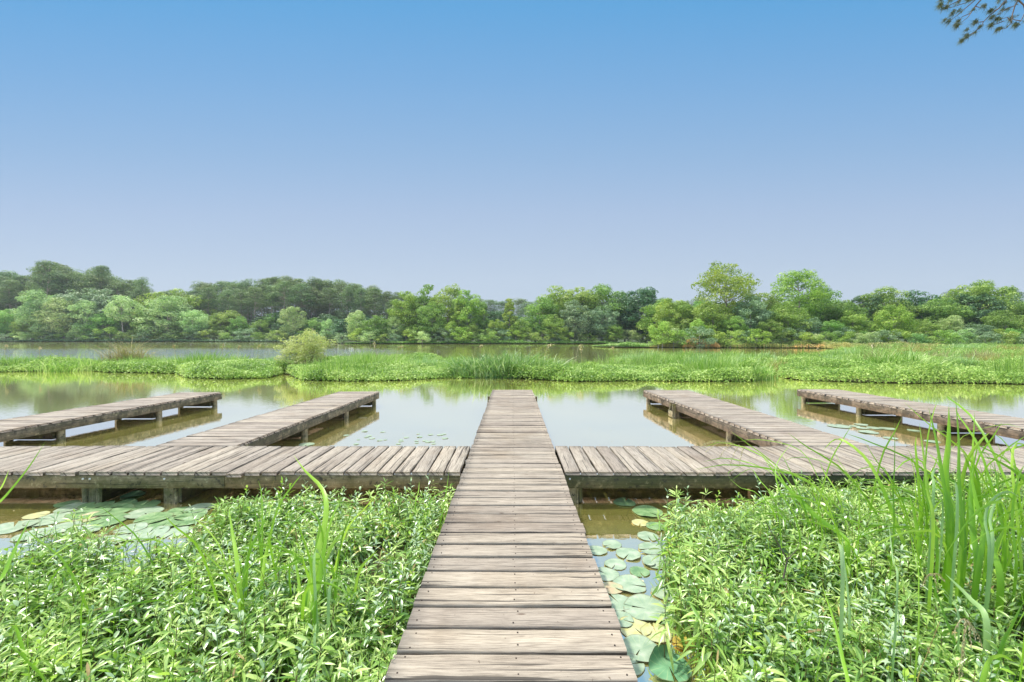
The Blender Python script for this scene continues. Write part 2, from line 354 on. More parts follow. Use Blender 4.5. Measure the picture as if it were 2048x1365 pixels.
def disc(mb, c, r, nrm='z', k=6, h=.003):
    a = np.arange(k)/k*6.283; ax = {'z': (0,1,2), 'y': (0,2,1), 'x': (1,2,0)}[nrm]
    V = np.zeros((2*k+1, 3)); V[:] = c
    V[:k, ax[0]] += r*np.cos(a); V[:k, ax[1]] += r*np.sin(a)
    V[k:2*k, ax[0]] += r*.8*np.cos(a); V[k:2*k, ax[1]] += r*.8*np.sin(a); V[k:2*k, ax[2]] += h; V[2*k, ax[2]] += h*1.15
    j = np.arange(k); j2 = (j+1) % k
    mb.add(V, q=np.stack([j, j2, k+j2, k+j], -1), t=np.stack([k+j, k+j2, np.full(k, 2*k)], -1))
TH = .04
class Shear:
    """after building in straight coords, slide x linearly with y (the finger piers stand slightly out of square)"""
    def __init__(s, ya, xl0, xr0, yb, xl1, xr1): s.a = (ya, xl0, xr0, yb, xl1, xr1)
    def __call__(s, V):
        ya, l0, r0, yb, l1, r1 = s.a; t = (V[:, 1]-ya)/(yb-ya)
        l = l0+(l1-l0)*t; r = r0+(r1-r0)*t; V = V.copy(); V[:, 0] = l + (V[:, 0]+.5)*(r-l); return V   # unit width -> real
def deck_obj(name, mb, nb, mat, root):
    """planks and their nail heads as one mesh, the nails on a second material slot"""
    nq = sum(len(a) for a in mb.Fq)
    nb.A['gc'] = [np.zeros((nb.n, 3))]
    qn = np.concatenate([np.concatenate(mb.Fq), np.concatenate(nb.Fq)+mb.n]); tn = np.concatenate(nb.Ft)+mb.n
    gc = np.concatenate(mb.A['gc']+nb.A['gc']); V_ = np.concatenate(mb.V+nb.V)
    mi = np.zeros(len(qn)+len(tn), int); mi[nq:] = 1
    return link(name, make_mesh(name, V_, [qn, tn], attrs={'gc': gc}, mats=[mat, M_NAIL], midx=mi), root)
def dock_parts(root, W, y0, y1, deckmat, sidemat, sides=(True, True), y_first=None, posts=(), fnl=None, end_board=True, pitch=.192, nails=True, postmat=M_POST):
    """a pier running along y, centred on x = 0, then mapped by fnl"""
    def fin(mb, name, mat, nb=None):
        if fnl: mb.V = [fnl(v) for v in mb.V]
        if nb: return deck_obj(name, mb, nb, mat, root)
        return mb.build(name, mat, root)
    s = W if fnl is None else 1.0      # with a mapper x runs over -0.5 .. 0.5
    X = (lambda m: m) if fnl is None else (lambda m: m / W)
    mb = MB(); nb = MB(); y = y0 if y_first is None else y_first
    while y < y1 - .05:
        g = rng.uniform(.022, .034)
        ex = rng.normal(0, .005, 2); dz = rng.normal(0, .0022)
        board(mb, X(-W/2+ex[0]), X(W/2+ex[1]), y+g/2, min(y+pitch, y1+.01)-g/2, DECK-TH+dz, DECK+dz, 0, wob=.0018, seg=10, bev=.008, warp=.0015)
        if nails:
            for fx in (-W/2+.05, 0.02, W/2-.05):
                for fy in (.045, .145):
                    disc(nb, (X(fx+rng.normal(0, .008)), y+fy+rng.normal(0, .006), DECK+dz+.0005), .0048)
        y += pitch
    # y-scaled board coordinate runs along x: give gc in metres
    fin(mb, 'decking', deckmat, nb if nails else None)
    for sd in (-1, 1):
        if not sides[(sd+1)//2]: continue
        yy = y0
        mb = MB()
        while yy < y1-.02:
            e = min(yy+rng.uniform(2.3, 3.2), y1)
            if y1-e < .8: e = y1
            xa, xb = sd*(W/2-.045), sd*(W/2-.006)
            board(mb, X(min(xa, xb)), X(max(xa, xb)), yy+.003, e-.003, DECK-.195, DECK-TH-.003, 1, wob=.001/(1 if fnl is None else 1), bev=.003)
            yy = e
        fin(mb, 'side_board', sidemat)
    if end_board:
        mb = MB(); board(mb, X(-W/2+.05), X(W/2-.05), y1-.05, y1-.012, DECK-.19, DECK-TH-.004, 0); fin(mb, 'end_board', sidemat)
    mb = MB(); board(mb, X(-.02), X(.02), y0, y1-.06, DECK-.185, DECK-TH-.003, 1); fin(mb, 'joist', M_BEAM)
    for (py, kind) in posts:
        for sd in (-1, 1):
            mb = MB(); out = .0 if kind != 'out' else .055
            xa = sd*(W/2-.05-.09+out+.05*(kind == 'out')); xb = xa+sd*.085
            if kind == 'out': xa, xb = sd*(W/2-.002), sd*(W/2+.07)
            board(mb, X(min(xa, xb)), X(max(xa, xb)), py-.045, py+.045, -1.1, DECK-(.045 if kind != 'out' else .015), 2, wob=.001); fin(mb, 'post', postmat)
        mb = MB(); board(mb, X(-W/2+.16), X(W/2-.16), py-.10, py+.10, .03, DECK-.19, 0); fin(mb, 'cross_beam', M_BEAM)

WY0, WY1 = 5.09, 6.29           # front and back edge of the cross dock
t = thing('walkway_pier', 'long weathered plank walkway running straight out from the foreground past the cross dock', 'pier')
dock_parts(t, 1.166, -.7, 12.87, M_DECK, M_SIDEB, y_first=2.179-15*.192, posts=((.9, 'in'), (3.0, 'in'), (11.55, 'out'), (8.9, 'in')))
fing = [('finger_pier', 'inner finger pier left of the walkway, mossy side board facing the middle', 12.46, (-5.17,-3.99), (-4.93,-3.78), M_SIDEL, (8.45, 10.4, 12.3)),
        ('finger_pier', 'outer left finger pier cut by the left edge, grey planks with an open gap below', 12.30, (-9.85,-8.62), (-9.28,-8.15), M_SIDEL, (6.6, 8.3, 10.4, 12.15)),
        ('finger_pier', 'inner finger pier right of the walkway with a pale bracketed post near its end', 12.85, (4.02,5.16), (3.83,5.12), M_SIDEB, (8.2, 10.6, 12.7)),
        ('finger_pier', 'outer right finger pier behind the tall reeds with dark cracked side board', 13.0, (8.72,9.93), (8.43,9.62), M_SIDEB, (6.7, 8.9, 10.9, 12.85))]
for nm, lab, ye, near2, far2, sm, pz in fing:
    t = thing(nm, lab, 'pier', group='finger piers off the cross dock')
    yb = 6.31
    fn = Shear(yb, near2[0], near2[1], ye, far2[0], far2[1])
    dock_parts(t, 1.17, yb, ye, M_DECKF, sm, posts=[(a, 'in') for a in pz], fnl=fn, nails=False)
    if 'bracketed' in lab:
        mb = MB(); x = 3.86
        for dy in (-.10, .10):
            board(mb, x-.02, x+.07, 10.6+dy-.03, 10.6+dy+.03, -.5, DECK-.05, 2)
        mb.build('bracket_post', M_POST, t)
        mb = MB(); board(mb, x-.045, x-.022, 10.46, 10.74, .02, .17, 1); mb.build('bracket_plate', M_POST, t)

def cross(root, x0, x1, sidemat, posts, overhang):
    """dock section whose planks run along y"""
    mb = MB(); nb = MB(); x = x0; s = 1 if x1 > x0 else -1; i = 0
    while abs(x1-x) > .1:
        g = rng.uniform(.016, .026); a, b = sorted((x+s*g/2, x+s*(.194-g/2)))
        low = 0; oy = rng.normal(0, overhang)
        if s < 0 and i == 13: oy = -.04; low = -.006
        dz = rng.normal(0, .0025)+low
        board(mb, a, b, WY0+oy, WY1+rng.normal(0, .008), DECK-TH+dz, DECK+dz, 1, wob=.002, seg=8, bev=.005)
        for yy in (WY0+.05, (WY0+WY1)/2, WY1-.06):
            for dx in (.05, .145): disc(nb, (x+s*dx, yy+rng.normal(0, .01), DECK+dz+.0005), .0045)
        x += s*.194; i += 1
    deck_obj('decking', mb, nb, M_DECK2, root)
    for y, th in ((WY0+.012, .038), (WY1-.05, .038)):
        mb = MB(); x = x0
        while abs(x1-x) > .05:
            e = x+s*rng.uniform(2.6, 3.4)
            if abs(x1-e) < .8 or (e-x1)*s > 0: e = x1
            a, b = sorted((x+s*.002, e-s*.002)); board(mb, a, b, y, y+th, DECK-.195, DECK-TH-.004, 0, wob=.0012); x = e
        mb.build('side_board', sidemat, root)
    mb = MB(); a, b = sorted((x0, x1)); board(mb, a, b, 5.65, 5.69, DECK-.185, DECK-TH-.004, 0); mb.build('joist', M_BEAM, root)
    for px, parts in posts:
        mb = MB()
        if parts == 3:
            for dx, wd, fy in ((-.085, .032, 0), (0, .10, .025), (.085, .032, 0)):
                board(mb, px+dx-wd/2, px+dx+wd/2, WY0+.052+fy, WY0+.13+fy, -1.0, DECK-.05, 2)
        else:
            board(mb, px-.075, px+.05, WY0+.052, WY0+.14, -1.0, DECK-.05, 2); board(mb, px+.052, px+.078, WY0+.052, WY0+.16, -1.0, DECK-.05, 2)
        mb.build('post', M_POST, root)
        mb = MB(); board(mb, px-.05, px+.05, WY1-.14, WY1-.055, -1.0, DECK-.05, 2); mb.build('post', M_POST, root)
        mb = MB(); board(mb, px+.09, px+.13, WY0+.06, WY1-.15, .01, DECK-.19, 1); mb.build('cross_beam', M_BEAM, root)
        for dx in (-.04, .04) if parts == 3 else (-.03,):
            mb = MB(); disc(mb, (px+dx, WY0+.010, DECK-.085), .012, 'y', 8, -.010); mb.build('bolt', M_BOLT, root)
M_DECK2 = wood('cross_deck_wood', (.41,.37,.315), (.305,.27,.225), (.13,.112,.093))
t = thing('cross_dock', 'left half of the cross dock, pale mossy side board on short posts above lily pads', 'dock')
cross(t, -.60, -9.95, M_SIDE, [(-4.97, 3), (-4.03, 2), (-7.4, 2), (-.8, 2)], .012)
t = thing('cross_dock', 'right half of the cross dock, dark green mossy side board above the open water', 'dock')
cross(t, .605, 10.0, M_SIDEG, [(.70, 2), (3.4, 2), (7.2, 2)], .004)

# ------------------------------------------------------------------ leaves and blades
LT = np.array([0, .22, .5, .78, 1.0]); LWd = np.array([.06, .78, 1.0, .62, 0.03])
def leaves(mb, pos, dirs, length, width, droop, rnd, fold=.25, roll=None):
    """vectorised lanceolate leaves. pos,dirs (n,3)"""
    n = len(pos); dirs = unit(dirs)
    side = unit(np.cross(dirs, np.array([0, 0, 1.]) + rng.normal(0, .15, (n, 3))))
    up = np.cross(side, dirs)
    if roll is not None:
        c, s = np.cos(roll)[:, None], np.sin(roll)[:, None]; side, up = side*c+up*s, up*c-side*s
    K = len(LT); V = np.zeros((n, K, 3, 3))
    cen = pos[:, None] + dirs[:, None]*(length[:, None]*LT)[..., None]
    cen[..., 2] -= (droop*length)[:, None]*LT**2
    w = width[:, None]*LWd/2
    V[:, :, 1] = cen
    V[:, :, 0] = cen - side[:, None]*w[..., None] + up[:, None]*(w*fold)[..., None]
    V[:, :, 2] = cen + side[:, None]*w[..., None] + up[:, None]*(w*fold)[..., None]
    b = (np.arange(n)*K*3)[:, None, None]; i = np.arange(K-1)[None, :, None]*3; j = np.arange(2)[None, None]
    q = np.stack([b+i+j, b+i+j+1, b+i+3+j+1, b+i+3+j], -1).reshape(-1, 4)
    mb.add(V.reshape(-1, 3), q=q, rnd=np.repeat(rnd, K*3))
def blades(mb, base, h, width, lean, bend, rnd, K=6):
    """base (n,3), h,width (n,), lean (n,2) horizontal drift at the tip, bend: how far the tip falls"""
    n = len(base); t = np.linspace(0, 1, K)
    cen = np.repeat(base[:, None], K, 1).astype(float)
    cen[..., 0] += lean[:, :1]*t**1.8; cen[..., 1] += lean[:, 1:]*t**1.8
    cen[..., 2] += h[:, None]*(t - bend[:, None]*t**3)
    ang = rng.uniform(0, 6.28, n); ll = unit(np.c_[lean, np.zeros(n)]); sd = np.stack([-ll[:, 1], ll[:, 0], 0*ang], -1)
    sd = unit(sd + .8*np.stack([np.cos(ang), np.sin(ang), 0*ang], -1))
    w = width[:, None]*np.interp(t, [0, .15, .6, 1], [.6, 1, .8, .03])/2
    V = np.stack([cen - sd[:, None]*w[..., None], cen + sd[:, None]*w[..., None]], 2)
    b = (np.arange(n)*K*2)[:, None]; i = np.arange(K-1)[None]*2
    q = np.stack([b+i, b+i+1, b+i+3, b+i+2], -1).reshape(-1, 4)
    mb.add(V.reshape(-1, 3), q=q, rnd=np.repeat(rnd, K*2))
def ribbon(mb, pts, width, rnd=.5, face=None, K=14, fold=.25):
    """one grass blade through px control points (world coords), broad side to `face`"""
    pts = np.asarray(pts, float); s = np.linspace(0, 1, len(pts)); t = np.linspace(0, 1, K)
    # smooth interpolation (Catmull-Rom through numpy)
    c = np.zeros((K, 3)); ext = np.vstack([2*pts[0]-pts[1], pts, 2*pts[-1]-pts[-2]])
    for a, tt in enumerate(t):
        u = tt*(len(pts)-1); i = min(int(u), len(pts)-2); f = u-i; p0, p1, p2, p3 = ext[i:i+4]
        c[a] = .5*((2*p1)+(-p0+p2)*f+(2*p0-5*p1+4*p2-p3)*f*f+(-p0+3*p1-3*p2+p3)*f**3)
    T = unit(np.gradient(c, axis=0)); fc = np.array([.2, -1, .25]) if face is None else np.array(face, float)
    S = unit(np.cross(T, fc)); U = np.cross(S, T)
    w = width*np.interp(t, [0, .1, .55, .85, 1], [.7, 1, .9, .45, .02])/2
    V = np.stack([c-S*w[:, None]-U*(w*fold)[:, None], c, c+S*w[:, None]-U*(w*fold)[:, None]], 1)
    i = np.arange(K-1)[:, None]*3; j = np.arange(2)[None]
    q = np.stack([i+j, i+j+1, i+3+j+1, i+3+j], -1).reshape(-1, 4)
    mb.add(V.reshape(-1, 3), q=q, rnd=rnd)

def cards(mb, c, nrm, size, asp, rnd):
    n = len(c); nrm = unit(nrm); tg = unit(np.cross(nrm, rng.normal(0, 1, (n, 3)))); bt = np.cross(nrm, tg)
    s = size[:, None]; a = (size*asp)[:, None]
    k = rng.normal(0, .25, (n, 1))
    V = np.stack([c-tg*s, c-bt*a+tg*s*k, c+tg*s+nrm*s*.25, c+bt*a-tg*s*k], 1).reshape(-1, 3)
    mb.add(V, q=np.arange(4*n).reshape(-1, 4), rnd=np.repeat(rnd, 4))
M_DRYB = leafmat('dead_leaf_bits', (.35,.30,.18), (.5,.48,.35), (.25,.33,.12), rough=.7, transl=.0, nscale=3)
M_WILLOW = leafmat('water_willow_leaf', (.065,.17,.022), (.20,.38,.055), (.54,.70,.20), rough=.34, spec=1.0, transl=.32, nscale=1.6)
M_STEM = leafmat('green_stem', (.10,.13,.04), (.18,.15,.06), (.24,.14,.07), rough=.5, transl=0, nscale=4)
M_REED = leafmat('reed_blade', (.14,.33,.02), (.26,.50,.03), (.45,.66,.08), rough=.38, spec=.5, transl=.4, nscale=2)
M_PALEREED = leafmat('pale_reed_blade', (.25,.42,.14), (.34,.52,.20), (.42,.58,.26), rough=.4, spec=.6, transl=.3, nscale=2)
M_MAT = leafmat('floating_mat_leaf', (.07,.17,.022), (.26,.43,.065), (.54,.67,.21), rough=.5, spec=.4, transl=.3, nscale=.9)
M_MGRASS = leafmat('bank_grass', (.10,.25,.03), (.28,.46,.09), (.60,.70,.30), rough=.5, spec=.4, transl=.35, nscale=.5)
M_DEEP = leafmat('deep_green_grass', (.05,.15,.025), (.14,.29,.06), (.48,.60,.28), rough=.45, spec=.6, transl=.25, nscale=1.5)
M_DRY = leafmat('dry_grass', (.22,.17,.08), (.36,.29,.14), (.50,.43,.24), rough=.7, transl=.2)
M_RUST = leafmat('rusty_grass', (.34,.22,.06), (.44,.32,.10), (.40,.40,.13), rough=.7, transl=.2)
M_SEED = leafmat('seed_head', (.42,.32,.14), (.56,.46,.25), (.66,.58,.38), rough=.8, transl=.2)
M_ORANGE = leafmat('orange_flowers', (.50,.40,.12), (.75,.44,.15), (.85,.58,.28), rough=.7, transl=.2, nscale=.8)

def willow_mat(name, label, inside, bbox, dens, hfun):
    x0, x1, y0, y1 = bbox
    n = int((x1-x0)*(y1-y0)*dens); x = rng.uniform(x0, x1, n); y = rng.uniform(y0, y1, n)
    k = inside(x, y) & (vnoise(x*2.6, y*2.6, 17) > .2*rng.random(n)+.08); x, y = x[k], y[k]; n = len(x)
    h = hfun(x, y)*rng.uniform(.72, 1.12, n)
    wind = np.array([.10, .02])
    top = np.stack([x + rng.normal(0, .05, n)+wind[0]*h, y + rng.normal(0, .05, n), h], -1)
    base = np.stack([x, y, np.full(n, -.02)], -1)
    mb = MB(); sm = MB()
    # stems: three-sided, two segments
    for f0, f1 in ((0, .5), (.5, 1.0)):
        a = base+(top-base)*f0; b = base+(top-base)*f1; ang = np.arange(3)/3*6.283
        off = np.stack([np.cos(ang), np.sin(ang), 0*ang], -1)*.0028
        V = np.concatenate([a[:, None]+off, b[:, None]+off*.7], 1).reshape(-1, 3)
        b6 = (np.arange(n)*6)[:, None]; j = np.arange(3)[None]; j2 = (j+1) % 3
        mb_q = np.stack([b6+j, b6+j2, b6+3+j2, b6+3+j], -1).reshape(-1, 4)
        sm.add(V, q=mb_q, rnd=np.repeat(rng.random(n), 6))
    prnd = np.clip(rng.normal(.45, .22, n), 0, 1)
    LV = 20
    phase = rng.uniform(0, 6.28, n); ls = rng.uniform(.62, 1.12, n)
    for l in range(LV):
        t = l/(LV-1)                         # 0 = topmost young leaves
        keep = rng.random(n) < .93
        az = phase + l*2.4 + rng.normal(0, .25, n); el = np.radians(64 - 78*min(1, t*1.9)) + rng.normal(0, .22, n)
        ht = 1 - .5*t**1.2
        pos = base+(top-base)*ht + rng.normal(0, .004, (n, 3))
        d = np.stack([np.cos(az)*np.cos(el)+.10, np.sin(az)*np.cos(el), np.sin(el)], -1)
        ln = ls*(.05 + .075*min(1, t*3))*rng.uniform(.75, 1.2, n)
        wd = ln*rng.uniform(.12, .20, n)
        rn = np.clip(prnd + .30*(1-t*1.6) + rng.normal(0, .16, n), 0, 1)
        k = keep
        leaves(mb, pos[k], d[k], ln[k], wd[k], (rng.uniform(.05, .35, n)+.2*t)[k], rn[k], fold=.3, roll=rng.normal(0, .45, n)[k])
    o = mb.build(name, M_WILLOW, smooth=True); tag(o, label, 'plants', kind='stuff')
    s = sm.build('stems', M_STEM, o); s['kind'] = 'stuff'
    return o
PXL = lambda x, y: 1025 + x/y*F
def py_at(y, z): return HOR + (CAMZ-z)/y*F
# left mat: upper boundary in the picture as (px, py of leaf tops) turned into a far limit in depth at leaf height
def farlim(tab, hh=.28):
    a = np.array([p for p, q in tab]); d = np.array([(CAMZ-hh)*F/(q-HOR) for p, q in tab])
    return lambda x, y: np.interp(PXL(x, y), a, d)
lf = farlim([(-400,1062),(0,1112),(60,1085),(150,1062),(210,1092),(330,1100),(390,1062),(440,1010),(500,1000),(560,998),(700,1003),(760,992),(830,1004),(890,1000),(930,990)])
ins_l = lambda x, y: (y < lf(x, y)+rng.normal(0, .05, len(x))) & (x < -.64)
hl = lambda x, y: .16+.24*vnoise(x*1.5, y*1.5, 3)+.14*vnoise(x*3.7, y*3.7, 5)
willow_mat('water_willow', 'dense bed of narrow-leaved water plants left of the walkway', ins_l, (-6.8, -.6, 1.05, 5.1), 215, hl)
rf = farlim([(1150,1365),(1290,1300),(1400,1130),(1415,1085),(1330,1045),(1345,1020),(1400,1012),(1480,1005),(1560,985),(1650,965),(1760,955),(2048,950),(2500,950)])
rleft = lambda y: np.interp(y, [1.0,2.0,2.35,2.6,2.9,3.3,3.7,4.1,4.4,4.7], [.95,.98,1.03,.98,.86,.99,1.15,1.17,1.20,1.55])
ins_r = lambda x, y: (y < rf(x, y)+rng.normal(0, .05, len(x))) & (x > rleft(y)+rng.normal(0, .05, len(x)))
hr = lambda x, y: .15+.26*vnoise(x*1.4+9, y*1.4, 6)+.14*vnoise(x*3.7, y*3.7, 8)
willow_mat('water_willow', 'dense bed of silvery narrow-leaved water plants right of the walkway', ins_r, (.85, 6.9, 1.05, 5.05), 225, hr)
poly('mud_underlay', [(-.75,1.0),(-.72,2.5),(-.72,4.25),(-1.6,4.35),(-2.6,4.3),(-3.0,3.9),(-3.6,3.35),(-4.6,3.3),(-6.0,3.4),(-6.8,3.2),(-6.8,1.0)], .014, M_MUD)  # dark sheet added under the left bed to hide sky reflections in gaps
poly('mud_underlay', [(1.2,1.0),(1.25,2.4),(1.15,2.8),(1.3,3.4),(1.45,4.1),(2.0,4.35),(3.0,4.55),(6.9,4.6),(6.9,1.0)], .014, M_MUD)  # matching dark sheet added under the right bed against sky reflections
def sprig_mix(name, label, fn, bbox, n, mat, wr):
    x0, x1, y0, y1 = bbox; x = rng.uniform(x0, x1, n*3); y = rng.uniform(y0, y1, n*3); k = fn(x, y); x, y = x[k][:n], y[k][:n]; m = len(x); mb = MB()
    h = rng.uniform(.30, .52, m); lx, ly = rng.normal(.05, .06, m), rng.normal(0, .06, m)
    for i in range(m):
        tube(mb, [(x[i], y[i], 0), (x[i]+lx[i]*.4, y[i]+ly[i]*.4, h[i]*.5), (x[i]+lx[i], y[i]+ly[i], h[i])], [.004, .003, .0015], 4, rnd=.1)
    for l in range(9):
        t = l/8; az = l*2.4+x*50; el = np.full(m, np.radians(60-65*t)); p = np.stack([x+lx*(1-.5*t), y+ly*(1-.5*t), h*(1-.45*t)], -1)
        leaves(mb, p, np.stack([np.cos(az)*np.cos(el), np.sin(az)*np.cos(el), np.sin(el)], -1), rng.uniform(.05, .10, m)*(.6+.5*t), rng.uniform(*wr, m), rng.uniform(.1, .4, m), np.clip(rng.normal(.5, .25, m), 0, 1))
    o = mb.build(name, mat, smooth=True); return tag(o, label, 'plants', kind='stuff')
M_LIME = leafmat('lime_sprig_leaf', (.16,.34,.02), (.30,.52,.04), (.50,.68,.08), rough=.4, spec=.6, transl=.4, nscale=2)
M_SILV = leafmat('silvery_sprig_leaf', (.18,.32,.14), (.34,.48,.26), (.55,.66,.42), rough=.3, spec=1.0, transl=.2, nscale=2)
sprig_mix('lime_sprigs', 'lime green broader sprigs rising out of the left bed', ins_l, (-6, -.7, 1.2, 4.6), 130, M_LIME, (.014, .024))
sprig_mix('lime_sprigs', 'lime green broader sprigs rising out of the right bed', ins_r, (1.1, 6, 1.2, 4.7), 130, M_LIME, (.014, .024))
sprig_mix('silvery_sprigs', 'silvery pale sprigs mixed through the left bed', ins_l, (-6, -.7, 1.2, 4.6), 420, M_SILV, (.014, .022))
sprig_mix('silvery_sprigs', 'silvery pale sprigs mixed through the right bed', ins_r, (1.1, 6, 1.2, 4.7), 520, M_SILV, (.014, .022))
M_BROWN = leafmat('withered_leaf', (.16,.10,.04), (.30,.22,.08), (.45,.40,.12), rough=.7, transl=.2, nscale=3)
def litter(label, fn, bbox, n):
    x0, x1, y0, y1 = bbox; x = rng.uniform(x0, x1, n*2); y = rng.uniform(y0, y1, n*2); k = fn(x, y); x, y = x[k][:n], y[k][:n]; m = len(x)
    mb = MB(); z = rng.uniform(.12, .36, m)
    leaves(mb, np.stack([x, y, z], -1), rng.normal(0, 1, (m, 3))*[1, 1, .5], rng.uniform(.05, .11, m), rng.uniform(.008, .018, m), rng.uniform(.1, .6, m), rng.random(m))
    for i in range(m//10):
        a = rng.uniform(0, 6.28); h = rng.uniform(.3, .6); e = np.array([x[i]+.3*h*math.cos(a), y[i]+.3*h*math.sin(a), h]); b = np.array([x[i], y[i], 0]); tube(mb, [b, (b+e)/2+rng.normal(0, .02, 3), e], [.004, .003, .0015], 4, rnd=rng.random())
    return tag(mb.build('withered_stems', M_BROWN), label, 'dead plants', kind='stuff')
litter('withered brown leaves and stems scattered in the left bed', ins_l, (-6.5, -.65, 1.2, 4.8), 700)
litter('withered brown leaves and stems scattered in the right bed', ins_r, (1.0, 6.5, 1.2, 4.8), 700)
# ------------------------------------------------------------------ lily pads
def padmat(name, c1, c2, c3):
    m, t, o = newmat(name)
    a = attr(t, 'gc'); s = N(t, 'ShaderNodeSeparateXYZ'); L(t, a.outputs['Vector'], s.inputs[0])   # (angle veins, radius, rnd)
    g = N(t, 'ShaderNodeNewGeometry'); nz = N(t, 'ShaderNodeTexNoise'); nz.inputs['Scale'].default_value = 14; nz.inputs['Detail'].default_value = 5; L(t, g.outputs['Position'], nz.inputs['Vector'])
    r = ramp(t, [(.35, c1), (.55, c2), (.75, c3)]); L(t, nz.outputs[0], r.inputs[0])
    vs = N(t, 'ShaderNodeMath', operation='MULTIPLY'); L(t, s.outputs[0], vs.inputs[0]); vs.inputs[1].default_value = 15
    sn = N(t, 'ShaderNodeMath', operation='SINE'); L(t, vs.outputs[0], sn.inputs[0])
    gt = N(t, 'ShaderNodeMapRange'); L(t, sn.outputs[0], gt.inputs[0]); gt.inputs[1].default_value = .9; gt.inputs[2].default_value = 1; gt.inputs[4].default_value = .35
    col = mixc(t, r.outputs[0], (.45,.52,.25), gt.outputs[0])
    eg = N(t, 'ShaderNodeMapRange'); L(t, s.outputs[1], eg.inputs[0]); eg.inputs[1].default_value = .93; eg.inputs[2].default_value = 1; eg.inputs[4].default_value = .7
    col = mixc(t, col, (.13,.11,.05), eg.outputs[0])
    p = N(t, 'ShaderNodeBsdfPrincipled'); L(t, col, p.inputs['Base Color']); p.inputs['Roughness'].default_value = .3; p.inputs['Specular IOR Level'].default_value = .8
    L(t, p.outputs[0], o.inputs[0]); return m
PM = {'g': padmat('green_pad', (.10,.20,.08), (.18,.30,.13), (.27,.37,.19)), 'p': padmat('pale_pad', (.22,.31,.20), (.31,.39,.27), (.42,.47,.36)),
      'y': padmat('yellow_pad', (.42,.40,.15), (.44,.46,.25), (.55,.46,.13)), 'o': padmat('ochre_pad', (.50,.30,.03), (.45,.35,.06), (.30,.18,.03)),
      'k': padmat('pinkish_pad', (.45,.33,.20), (.40,.38,.22), (.30,.36,.20)), 'd': padmat('dark_pad', (.09,.22,.11), (.14,.30,.16), (.20,.36,.20))}
def pad(px, py, wpx, c, label, z=.006, group='lily pads afloat by the docks', fold=0, notch=None):
    y = F*(CAMZ-z)/(py-HOR); x = WX(px, y); r = wpx/2/F*y
    K = 36; rr = np.array([.25, .5, .75, .93, 1.0]); na = .09
    th0 = rng.uniform(0, 6.28) if notch is None else notch
    a = th0 + na + (6.283-2*na)*np.arange(K)/(K-1)
    wav = 1+.03*np.sin(a*3+rng.uniform(0, 6))+.015*np.sin(a*7+rng.uniform(0, 6))+rng.normal(0, .008, K)
    V = [(0, 0, .002)]; G = [(0, 0, 0)]
    ph = rng.uniform(0, 6.28); lift = rng.uniform(.0, .03); tilt = rng.normal(0, .012, 2)
    for q in rr:
        for k in range(K):
            xx, yy = q*wav[k]*math.cos(a[k])*r, q*wav[k]*math.sin(a[k])*r
            zz = .003 + lift*q**3*max(0, math.sin(a[k]*2+ph))*r*4 + .004*math.sin(a[k]*9)*q*r
            if fold:                                     # outer part folded up over the rest
                d = (-xx*.6+yy*.8)/r
                if d > fold: e = (d-fold)*r; zz += e*.9; xx += .6*e*.55; yy -= .8*e*.55
            V.append((xx, yy, zz)); G.append((a[k], q, 0))
    t_ = [(0, 1+k, 2+k) for k in range(K-1)]; q_ = []
    for i in range(len(rr)-1):
        for k in range(K-1):
            b = 1+i*K+k; q_.append((b, b+K, b+K+1, b+1))
    me = make_mesh('lily_pad', V, [np.array(q_), np.array(t_)], PM[c], {'gc': np.array(G)}, smooth=True)
    o = link('lily_pad', me); o.location = (x, y, z); o.rotation_euler = (tilt[0]*.4, tilt[1]*.4, 0)
    return tag(o, label, 'lily pad', group)
left_pads = [(131,1010,40,'g','small green pad tucked by the three-part post foot'),(142,1018,56,'p','pale oval pad just in front of the three-part post'),
 (182,1013,46,'g','green pad directly right of the three-part post foot'),(207,1010,30,'g','small green pad farthest from the shore between the two posts'),
 (175,1027,72,'g','broad green pad overlapped by the pale one before the three-part post'),(244,1010,44,'g','green pad under the dock shade left of the second post'),
 (282,1013,58,'g','bright green notched pad right below the second dock post'),(225,1024,62,'g','green pad in the middle of the cluster between the posts'),
 (284,1028,62,'p','pale green pad touching the bright notched one from below'),(66,1034,40,'y','yellow-tipped pad at the left end of the pad cluster'),
 (96,1041,74,'p','grey green pad with its edge under the yellow-tipped pad'),(210,1044,72,'g','large flat pad low in the middle of the left cluster'),
 (180,1037,58,'k','pinkish brown pad among green ones in the left cluster'),(304,1039,64,'g','long green pad at the right of the second post'),
 (356,1025,46,'g','green notched pad standing alone to the right of the cluster'),(396,1019,52,'p','pale pad nearest the leafy bed under the dock board'),
 (379,1033,56,'g','green pad just below the pale one by the leafy bed'),(329,1049,64,'g','wide green pad below the long one, dark water beneath'),
 (371,1047,46,'g','small green pad beside the leafy bed edge'),(22,1057,70,'p','whitish pad cut by the left edge of the view'),
 (257,1060,54,'p','pale pad by the brown seed stalk in the left cluster'),(292,1070,68,'p','large whitish pad fronting the left cluster'),
 (349,1067,54,'p','whitish pad right of the large one at the cluster front'),(217,1086,64,'p','white-shining pad half under the leafy bed'),(262,992,40,'d','dark shaded pad beneath the cross dock'),
 (120,1058,60,'p','pale pad behind the leaf tips at left'),(60,1073,62,'p','washed-out pad under leaves by the left edge'),(158,1066,60,'p','silvery pad under leaf tips below the pinkish pad')]
for px, py, wd, c, lb in left_pads: pad(px, py, wd, c, lb, z=.002+.0016*(rng.random()*4))
